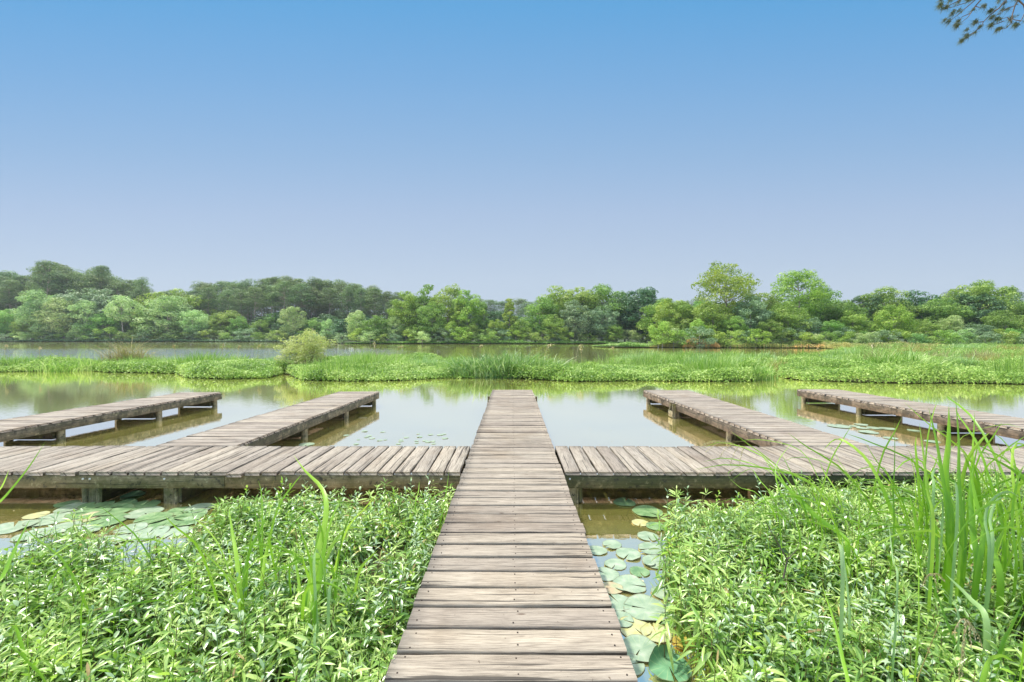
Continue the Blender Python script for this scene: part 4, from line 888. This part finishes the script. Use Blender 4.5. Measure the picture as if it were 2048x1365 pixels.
def T_pine(h=26, w=7, crown=.42, nc=38, ls=.26, per=80, leafm=None):
    cc = []; cr = []
    for i in range(nc):
        t = rng.random()**.8; z = h*(1-crown)+h*crown*t*.97; R_ = w/2*np.interp(t, [0, .35, .8, 1], [.75, 1, .7, .25])
        a = rng.uniform(0, 6.28); q = rng.uniform(.2, 1)**.6; cc.append((R_*q*math.cos(a), R_*q*math.sin(a), z)); cr.append(rng.uniform(.12, .24)*w)
    for _ in range(3):
        a = rng.uniform(0, 6.28); z = h*rng.uniform(.2, max(.21, 1-crown)); cc.append((w*.3*math.cos(a), w*.3*math.sin(a), z)); cr.append(.09*w)
    cc = np.array(cc); cr = np.array(cr); mb = MB(); clump_leaves(mb, cc, cr, per, ls, asp=.4, flat=.5, updown=.4)
    return mb.mesh('crown', leafm), trunk_mesh(h*.96, .011*h, cc[::2], M_PBARK, seg=10)
LM = {
 'pine': leafmat('pine_foliage', (.06,.115,.045), (.125,.20,.075), (.22,.31,.12), rough=.6, spec=.3, transl=.25, nscale=.25, objrand=.7),
 'light': leafmat('light_foliage', (.20,.36,.10), (.40,.56,.21), (.60,.72,.36), rough=.55, spec=.4, transl=.36, nscale=.3, objrand=.5),
 'mid': leafmat('mid_foliage', (.08,.18,.025), (.19,.34,.06), (.34,.48,.12), rough=.55, spec=.4, transl=.36, nscale=.3, objrand=.6),
 'yel': leafmat('yellow_green_foliage', (.13,.24,.025), (.26,.41,.05), (.42,.54,.11), rough=.55, spec=.4, transl=.3, nscale=.3, objrand=.35),
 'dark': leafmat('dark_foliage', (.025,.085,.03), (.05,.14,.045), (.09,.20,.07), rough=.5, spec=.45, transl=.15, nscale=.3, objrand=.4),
 'grey': leafmat('grey_green_foliage', (.11,.20,.09), (.20,.31,.15), (.32,.43,.24), rough=.55, spec=.4, transl=.2, nscale=.3, objrand=.3),
 'shrub': leafmat('yellow_shrub_foliage', (.42,.46,.14), (.56,.58,.22), (.68,.68,.34), rough=.6, transl=.4, nscale=1.5),
}
V = {}
for k in ('light', 'mid', 'yel', 'dark', 'grey'):
    V[k] = [T_broad(14, rng.uniform(8.5, 10.5), rng.uniform(.04, .12), leafm=LM[k], seed=i) for i in range(2 if k in ('dark', 'grey') else 3)]
V['tall'] = [T_broad(14, 8, .1, leafm=LM['yel'], nc=110, seed=9), T_broad(14, 7, .06, leafm=LM['mid'], nc=100, seed=5)]
V['cone'] = [T_broad(14, 7.5, .03, leafm=LM['yel'], shape='cone', nc=95), T_broad(14, 7.5, .03, leafm=LM['mid'], shape='cone', nc=95)]
V['airy'] = [T_broad(14.5, 9.6, .25, leafm=LM['yel'], nc=190, gap=.45, ls=.17, per=52, seed=s) for s in (11, 12)]
V['trunky'] = [T_broad(16, 9, .42, leafm=LM['light'], nc=80, seed=21)]
V['pine'] = [T_pine(26, rng.uniform(8.5, 11), rng.uniform(.42, .55), nc=60, leafm=LM['pine']) for _ in range(5)]
V['fullpine'] = [T_pine(26, 11, .85, nc=130, per=65, leafm=LM['pine']) for _ in range(4)]
V['bush'] = [T_broad(5, 6, .0, leafm=LM[k], nc=34, ls=.15, per=75) for k in ('light', 'mid', 'grey', 'yel')]
NOM = dict(pine=26, fullpine=26, bush=5, trunky=16, airy=14.5)
KN = dict(pine='pine_tree', fullpine='pine_tree', bush='bush', cone='conical_tree')
cnt = {}
def tree(kind, px, y, ytop, label, group, wmul=1.0, idx=None, z0=.1):
    h = htop(ytop, y)-z0; L_ = V[kind]; i = cnt.get(kind, 0); cnt[kind] = i+1
    cm, tm = L_[(i if idx is None else idx) % len(L_)]
    s = h/NOM.get(kind, 14)
    t = thing(KN.get(kind, 'broadleaf_tree'), label, 'bush' if kind == 'bush' else 'tree', (WX(px, y), y, z0), rng.uniform(0, 6.28), group)
    t.scale = (s*wmul, s*wmul, s)
    link('crown', cm, t); link('trunk', tm, t); return t
SKY_L = [(-150,560),(0,548),(30,543),(65,562),(95,527),(130,531),(165,545),(205,536),(240,552),(262,560),(285,558),(308,586),(335,584),(360,576),(385,580),(400,562),(430,558),(460,563),(490,558),(550,556),(600,557),(650,554),(700,559),(740,569),(770,576),(805,586),(900,592)]
sx = np.array([a for a, b in SKY_L]); sy = np.array([b for a, b in SKY_L])
G = 'pines of the far wood on the left shore'
for row, (y, off, sp, dy) in enumerate(((182, 10, 22, 2), (170, 22, 27, 2), (162, 0, 30, 12))):
    for px in np.arange(-120+off, 870, sp):
        p = px+rng.normal(0, 6); yt = np.interp(p, sx, sy)+dy+rng.uniform(-4, 11)
        kind = 'fullpine' if row == 0 or rng.random() < (.6 if p < 300 else .3) else 'pine'
        tree(kind, p, y+rng.normal(0, 2), yt, 'tall dark pine crowded into the far wood on the left shore', G, wmul=rng.uniform(.9, 1.2))
for px in np.arange(-130, 860, 27):
    if px > 470 and rng.random() < .45: continue
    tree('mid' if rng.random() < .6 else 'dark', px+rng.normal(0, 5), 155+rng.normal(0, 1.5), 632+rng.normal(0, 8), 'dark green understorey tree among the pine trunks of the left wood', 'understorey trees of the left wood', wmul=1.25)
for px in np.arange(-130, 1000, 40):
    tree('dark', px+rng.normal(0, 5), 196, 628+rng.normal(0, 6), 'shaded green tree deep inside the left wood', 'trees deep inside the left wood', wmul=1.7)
tree('pine', 285, 160, 556, 'lone slim pine poking above the dip in the left skyline', G, wmul=.6)
tree('pine', 205, 162, 533, 'pine with separate flat crown on the falling left skyline', G, wmul=.8)
tree('pine', 95, 158, 524, 'tallest pine of the left wood near the left edge', G, wmul=1.1)
G = 'leafy trees along the left far shore'
for k, px, y, yt, lb, wm in [('mid',15,150,618,'mid green tree at the left end of the far shore',1),('light',-60,152,610,'pale tree beyond the left edge of the far shore',1.1),('light',78,149,585,'tall pale green tree near the left end of the far shore',.9),('light',128,148,596,'pale tree right of the tall pale one on the left shore',1.05),
   ('light',175,149,602,'pale tree second right of the tall pale one',1.0),('grey',165,153,578,'grey green crown behind the pale shore trees',1.1),('grey',215,154,585,'grey green tree behind the bare-trunked one',1.1),('trunky',245,147,594,'pale tree with two bare trunks on the left shore',.95),
   ('light',335,149,596,'broad pale rounded tree right of the bare-trunked one',1.35),('light',385,147,620,'low pale tree at the right flank of the broad pale one',1.0),('mid',295,149,625,'mid green tree between bare-trunked and broad pale tree',1),('mid',205,148,628,'small mid green tree at the waterline left of the bare trunks',1.1),
   ('yel',310,158,586,'yellow green crown under the dip in the skyline',1.1),('yel',375,158,584,'yellow green crown right of the skyline dip',1.1),('mid',440,150,628,'green tree under the pines right of the broad pale tree',1.0),('mid',480,149,634,'green tree with layered boughs at the pine foot',1.0),
   ('light',585,148,614,'small pale tree alone before the pine wall',.95),('mid',520,150,640,'low green tree at the foot of the pine wall',1.1),('light',655,146,640,'small pale tree left of the round tree on the point',.8),('mid',630,149,640,'low green tree beside the small pale one',1.0),
   ('mid',45,148,640,'low green tree at the far shore waterline at left',1.1),('grey',410,152,640,'greyish low tree at the foot of the pines',1),('dark',555,151,648,'dark low tree in the pine wall shade',1)]:
    tree(k, px, y, yt, lb, G, wm)
G = 'trees on the middle point of the far shore'
for k, px, y, yt, lb, wm in [('light',714,113,622,'round pale tree at the left tip of the middle point',.85),('mid',752,111,632,'low spreading bright tree beside the round pale one',1.3),('light',790,111,634,'small pale tree left of the tall yellow-green one',.8),
   ('tall',812,114,584,'tall yellow-green tree at the left of the middle group',.9),('tall',850,117,571,'highest yellow-green crown of the middle group',1.0),('yel',895,118,576,'yellow-green crown right of the highest one',.95),('mid',865,110,603,'full round mid green tree in front of the middle group',.95),
   ('tall',935,114,582,'dark upright tree right of the full round one',1.0),('cone',918,112,600,'feathery conical tree at the right of the full round one',1.0),('cone',968,113,610,'yellowish conical tree before the low far trees',.9),('cone',1020,112,599,'pointed conical tree in the dip of the middle group',1.0),
   ('yel',990,110,640,'low yellowish tree under the pointed conical tree',1.1),('mid',1040,110,640,'low green tree right of the pointed conical tree',1.1),('mid',1080,114,596,'green tree at the left flank of the long rounded crown',1.1),('yel',1120,118,580,'yellowish shoulder of the long rounded crown',1.1),
   ('mid',1160,119,574,'topmost part tree of the long rounded crown',1.25),('mid',1205,119,573,'right part tree of the long rounded crown',1.2),('grey',1150,110,606,'grey green drooping tree before the long rounded crown',1.1),('mid',1110,109,630,'low green tree with a bare leaning trunk before the crown',1.1),
   ('grey',1205,111,612,'grey green tree left of the dark oak',1.0),('dark',1285,113,573,'big dark blue-green domed oak',1.15),('dark',1250,116,590,'dark tree at the left shoulder of the domed oak',.9),('mid',1325,110,598,'green tree at the right shoulder of the domed oak',.9),('yel',900,109,645,'low yellow-green tree at the waterline of the middle group',1.1),('mid',945,109,648,'low mid green tree at the waterline of the middle group',1.1),('mid',830,109,650,'small green tree at the foot of the tall yellow-green one',1.1),('mid',1230,108,648,'small green tree at the foot of the dark oak',1.2)]:
    tree(k, px, y, yt, lb, G, wm)
for px in np.arange(930, 1400, 26):
    tree('fullpine', px+rng.normal(0, 4), 235+rng.normal(0, 6), 600+rng.normal(0, 3), 'hazy dark pine far behind the middle point', 'distant pines behind the middle point', wmul=1.6)
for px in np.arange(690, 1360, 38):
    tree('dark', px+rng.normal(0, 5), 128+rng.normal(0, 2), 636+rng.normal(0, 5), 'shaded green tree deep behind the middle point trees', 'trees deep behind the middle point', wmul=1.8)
G = 'trees on the right shore'
for k, px, y, yt, lb, wm in [('mid',1365,82,606,'green tree left of the tall airy one',1.1),('yel',1345,84,600,'yellowish crown at the left end of the right shore',1.0),('airy',1452,80,526,'tallest airy tree with sky showing through on the right shore',1.0),
   ('mid',1425,77,604,'green tree below the tall airy one on the left',1.1),('grey',1500,75,597,'grey green tree with bare twigs right of the tall airy one',1.1),('mid',1530,82,586,'green crown between the two tall airy trees',1.0),('airy',1598,81,541,'second tall airy tree, rounder, right of the tallest',.98),
   ('mid',1640,84,578,'green crown on the right flank of the second airy tree',1.0),('mid',1575,76,606,'green tree at the foot of the second airy tree',1.2),('grey',1620,74,636,'low grey green tree below the second airy tree',1.2),('mid',1690,80,600,'mid green tree in the saddle of the right skyline',1.1),
   ('dark',1730,86,588,'dark feathery crown left of the flat-topped ones',1.0),('mid',1765,85,578,'flat-topped green tree on the right skyline',1.1),('yel',1705,76,625,'yellowish tree under the skyline saddle',1.1),('dark',1835,84,584,'dark pointed tree right of the flat-topped one',1.0),
   ('yel',1785,68,613,'rounded yellow-green tree standing forward on the right bank',1.0),('mid',1875,80,600,'green tree behind the forward rounded one',1.2),('dark',1945,80,585,'dark tree under the high right crown',1.2),('mid',1925,83,571,'green crown with ragged top near the right edge',1.0),
   ('mid',1965,82,565,'highest ragged crown near the right edge',1.0),('pine',2020,110,580,'distant pine at the right edge skyline',1.1),('pine',1905,112,579,'distant pine behind the ragged crowns',1.1),('grey',2030,84,596,'greyish tree by the right edge',1.1),('mid',2010,72,622,'low green tree by the right edge',1.2),
   ('light',1900,72,634,'pale low tree right of the forward rounded one',1.0),('mid',2090,78,590,'green tree just past the right edge',1.3),('mid',1470,73,634,'low green tree in front of the airy tree',1.1),('dark',1450,76,640,'dark gap tree under the tallest airy tree',1.0),('yel',1395,72,640,'low yellowish tree at the left of the right bank',1.0),('mid',1340,72,645,'low green tree at the start of the right bank',.9),
   ('mid',1665,72,640,'low green tree in the middle of the right bank',1.1),('grey',1955,70,648,'low grey green tree before the dark one',1.3),('mid',1540,72,640,'low bushy green tree between the airy trees',1.2),('mid',1850,70,640,'low green tree right behind the forward rounded one',1.2)]:
    tree(k, px, y, yt, lb, G, wm)
for px in np.arange(1330, 2250, 30):
    tree('mid' if rng.random() < .6 else 'yel', px+rng.normal(0, 6), 98+rng.normal(0, 3), 606+rng.normal(0, 5), 'green tree in the back row of the right shore wood', 'back row trees of the right shore', wmul=1.3)
# bushes along the shores
for px in np.arange(-40, 660, 24):
    tree('bush', px+rng.normal(0, 5), 146+rng.normal(0, 1), 668-rng.uniform(0, 12), 'small rounded bush along the left far waterline', 'bushes along the left far waterline', wmul=1.4)
for px in np.arange(690, 1320, 26):
    tree('bush', px+rng.normal(0, 5), 108.5+rng.normal(0, .8), 668-rng.uniform(0, 12), 'small rounded bush along the waterline of the middle point', 'bushes along the middle point', wmul=1.2)
for px in np.arange(1320, 2120, 24):
    y = 70+rng.uniform(-1, 3)
    if px > 1700: y -= 4
    tree('bush', px+rng.normal(0, 6), y, 668-rng.uniform(0, 16), 'low rounded bush at the foot of the right shore trees', 'bushes along the right shore', wmul=1.1)
tree('bush', 1325, 71, 647, 'yellow flowering bush at the start of the right bank', 'bushes along the right shore', idx=3, wmul=.8)

M_OLIVE = leafmat('olive_sedge', (.20,.22,.05), (.36,.36,.10), (.52,.44,.18), rough=.7, transl=.2, nscale=.3)
# right bank ground cover: reeds and orange flowers
def bank_cover(name, label, pts, n, h, mat, size=.12, frac=.4):
    a = np.array(pts, float); u = rng.uniform(0, len(a)-1, n); i = u.astype(int); f = (u-i)[:, None]; c = a[i]*(1-f)+a[np.minimum(i+1, len(a)-1)]*f
    x = WX(c[:, 0], c[:, 1]); y = c[:, 1]+rng.uniform(-c[:, 2], c[:, 2]); x = x*(y/c[:, 1])
    hh = h*(.4+.9*vnoise(x*.5, y*.5, 31))*np.sin(np.pi*np.clip(u/(len(a)-1), .004, .996))**.45; z = hh*rng.uniform(.15, 1, n)+.1
    mb = MB(); nr = np.stack([rng.normal(0, .6, n), rng.normal(-.4, .6, n), np.ones(n)], -1)
    cards(mb, np.stack([x, y, z], -1), nr, size*rng.uniform(.6, 1.3, n), np.full(n, .5), np.clip(rng.normal(.5, .25, n), 0, 1))
    m = int(n*frac); k = rng.choice(n, m, replace=False)
    blades(mb, np.stack([x[k], y[k], np.full(m, .1)], -1), hh[k]*1.3, np.full(m, .07), rng.normal(0, .15, (m, 2)), np.full(m, .2), rng.random(m), K=4)
    return tag(mb.build(name, mat), label, 'plants', kind='stuff')
bank_cover('bank_plants', 'green reedy verge along the right shore waterline', [(1186,80,1),(1260,76,2),(1400,72.5,2),(1640,71.5,2),(1700,62,3),(1850,60,5),(2100,58,6)], 30000, .9, M_MGRASS, .11)
bank_cover('bank_plants', 'tan and olive sedge along the right shore behind the green strip', [(1300,73,.8),(1400,71.4,1.2),(1640,70.6,1.5),(1700,60,3),(1850,56,5),(2100,54,6)], 15000, 1.0, M_OLIVE, .10)
bank_cover('bank_plants', 'orange flowering plants on the right shore waterline', [(1366,70.2,.5),(1400,70.0,.7),(1440,69.8,.5)], 3400, 1.5, M_ORANGE, .10, .05)
bank_cover('bank_plants', 'faint orange brown plants along the middle of the right shore', [(1560,70.6,.5),(1700,66,.7),(1760,62,.7)], 900, .7, M_ORANGE, .09, .1)
bank_cover('bank_plants', 'green verge along the middle point waterline', [(690,108,.8),(1000,107,.8),(1290,107,.8)], 9000, .7, LM['mid'], .16)
bank_cover('bank_plants', 'green verge along the left far waterline', [(-100,144,.8),(330,143,.8),(650,141,.8)], 9000, .8, LM['dark'], .2)  # dark foliage colour stands in for the shadow in the undergrowth

# dry yellowish shrub on the strip
sh = thing('shrub', 'yellowish feathery shrub with bare twigs on the strip left of centre', 'shrub', (WX(612, 23.5), 23.5, .05))
mb = MB(); tips = []
for i in range(26):
    a = rng.uniform(0, 6.28); r = rng.uniform(.5, 1.55); e = np.array([r*math.cos(a), r*.7*math.sin(a), rng.uniform(.9, 2.2)-r*.25])
    tube(mb, [(.1*math.cos(a), .1*math.sin(a), 0), e*np.array([.4, .4, .45]), e], [.022,.012,.004], 5); tips.append(e)
    for _ in range(3):
        q = e*rng.uniform(.5, .9); e2 = q+rng.normal(0, .28, 3)+np.array([0, 0, .12]); tube(mb, [q, (q+e2)/2+[0, 0, .02], e2], [.008,.005,.002], 4); tips.append(e2)
mb.build('twigs', M_TWIG2, sh)
mb = MB(); tips = np.array(tips); clump_leaves(mb, tips, np.full(len(tips), .30)*rng.uniform(.7, 1.3, len(tips)), 95, .045, asp=.5, flat=.6); mb.build('foliage', LM['shrub'], sh)

# overhanging pine bough, top right; its tree stands on the near bank outside the frame
pt = thing('pine_tree', 'pine whose needled bough hangs into the top right corner', 'tree', (15.5, 6.5, 0))
o3 = np.array([15.5, 6.5, 0.]); mb = MB()
tube(mb, [(0,0,-.3),(.1,0,5),(0,.1,11),(.1,0,17)], [.34,.27,.2,.08], 12); mb.build('trunk', M_PBARK, pt, True)
bm = MB(); nm = MB(); yb = 12.0
def stroke(pts, r0, r1, y=yb):
    w_ = np.array([P(a, b, y+rng.normal(0, .05)) for a, b in pts])-o3; tube(bm, w_, np.linspace(r0, r1, len(w_)), 5, rnd=.5); return w_
def bundle(p, d=(-.6, .1, -.75), n=26, ln=.19):
    n = int(n*1.7)
    p = np.asarray(p); n_ = n; dd = unit(np.array(d)*1.0+rng.normal(0, .6, (n_, 3))); lens = ln*rng.uniform(.6, 1.15, n_)
    sd = unit(np.cross(dd, rng.normal(0, 1, (n_, 3)))); q = p+rng.normal(0, .02, (n_, 3))-dd*.03
    V_ = np.stack([q-sd*.004, q+sd*.004, q+dd*lens[:, None]], 1).reshape(-1, 3); nm.add(V_, t=np.arange(3*n_).reshape(-1, 3), rnd=np.repeat(rng.random(n_), 3))
main = o3*0+np.array([0, 0, 13.5])
S = lambda L_: [(1800+a/8.26, b/8.26) for a, b in L_]
joint = P(2060, -75, 11.2)-o3
tube(bm, [main, (main+joint)/2+[0, 0, .5], joint], [.09, .06, .04], 8, rnd=.5)
strokes = [[(2150,-560),(1700,-250),(1240,0),(1000,200),(880,310),(740,410)], [(1500,-300),(1310,0),(1170,160),(1100,270),(1050,340),(890,470)], [(2150,-560),(1850,-200),(1700,30),(1560,190),(1420,300),(1310,410),(1270,480),(1080,650),(960,720)],
 [(1850,-200),(1870,60),(1820,150),(1780,290),(1770,430),(1670,520),(1540,540)],[(1870,60),(1960,140),(1980,270),(1920,400),(1850,460)],[(1700,-250),(1100,-60),(900,70),(760,140),(600,150)],[(1240,0),(1000,110),(780,180),(690,180)],[(1820,150),(1680,200),(1560,280),(1440,340)],
 [(1770,430),(1700,340),(1600,370),(1530,360)],[(1920,400),(1800,380),(1770,340)],[(1560,190),(1470,240),(1420,230)],[(1310,410),(1220,420),(1170,400)],[(1270,480),(1160,590),(1040,640)],[(1160,160),(1240,180),(1330,150)],[(1100,270),(960,330),(900,400)],[(1640,400),(1520,450),(1440,460)],
 [(1400,-200),(1130,20),(1060,40)],[(1700,30),(1750,10),(1850,0)],[(1560,-100),(1560,10),(1600,20)]]
for s_ in strokes:
    wpts = stroke(S(s_), .022 if len(s_) > 4 else .012, .004)
    bundle(wpts[-1], n=34); bundle(wpts[-1]+rng.normal(0, .03, 3), n=20)
    for q in wpts[2:-1]:
        if rng.random() < .55: bundle(q+rng.normal(0, .05, 3), n=12, ln=.09)
for a, b in [(600,60),(590,140),(720,170),(820,240),(790,290),(680,380),(850,460),(920,220),(1130,220),(1440,230),(1190,420),(1250,490),(1030,630),(1170,590),(1430,470),(1580,370),(1600,520),(1710,200),(1820,450),(1040,540),(1120,30),(900,80),(760,60),(1860,30),(1560,10),(800,20),(1620,210),(1650,110)]:
    q = P(1800+a/8.26, b/8.26, yb)-o3; bundle(q, n=30); 
bm.build('bough', M_TWIG, pt); nm.build('needles', leafmat('pine_needles', (.03,.05,.02), (.06,.085,.03), (.12,.14,.05), rough=.6, transl=.1), pt)
# a fuller crown above the frame on the same tree
cc = np.array([(rng.normal(0, 1.6), rng.normal(-1, 1.6), rng.uniform(14.5, 18.5)) for _ in range(26)]); mb = MB(); clump_leaves(mb, cc, np.full(26, .9), 130, .12, asp=.2); mb.build('crown', LM['pine'], pt)

# ------------------------------------------------------------------ haze
HAZE = 0.0003
if HAZE:
    m, t_, o_ = newmat('haze'); pv = N(t_, 'ShaderNodeVolumePrincipled'); pv.inputs['Color'].default_value = (.86,.92,1,1); pv.inputs['Density'].default_value = HAZE; pv.inputs['Anisotropy'].default_value = .2
    L(t_, pv.outputs[0], o_.inputs['Volume'])
    bpy.ops.mesh.primitive_cube_add(size=1, location=(0, 130, 20)); hz = bpy.context.object; hz.name = 'haze'; hz.scale = (700, 420, 45); hz.data.materials.append(m); tag(hz, kind='stuff')
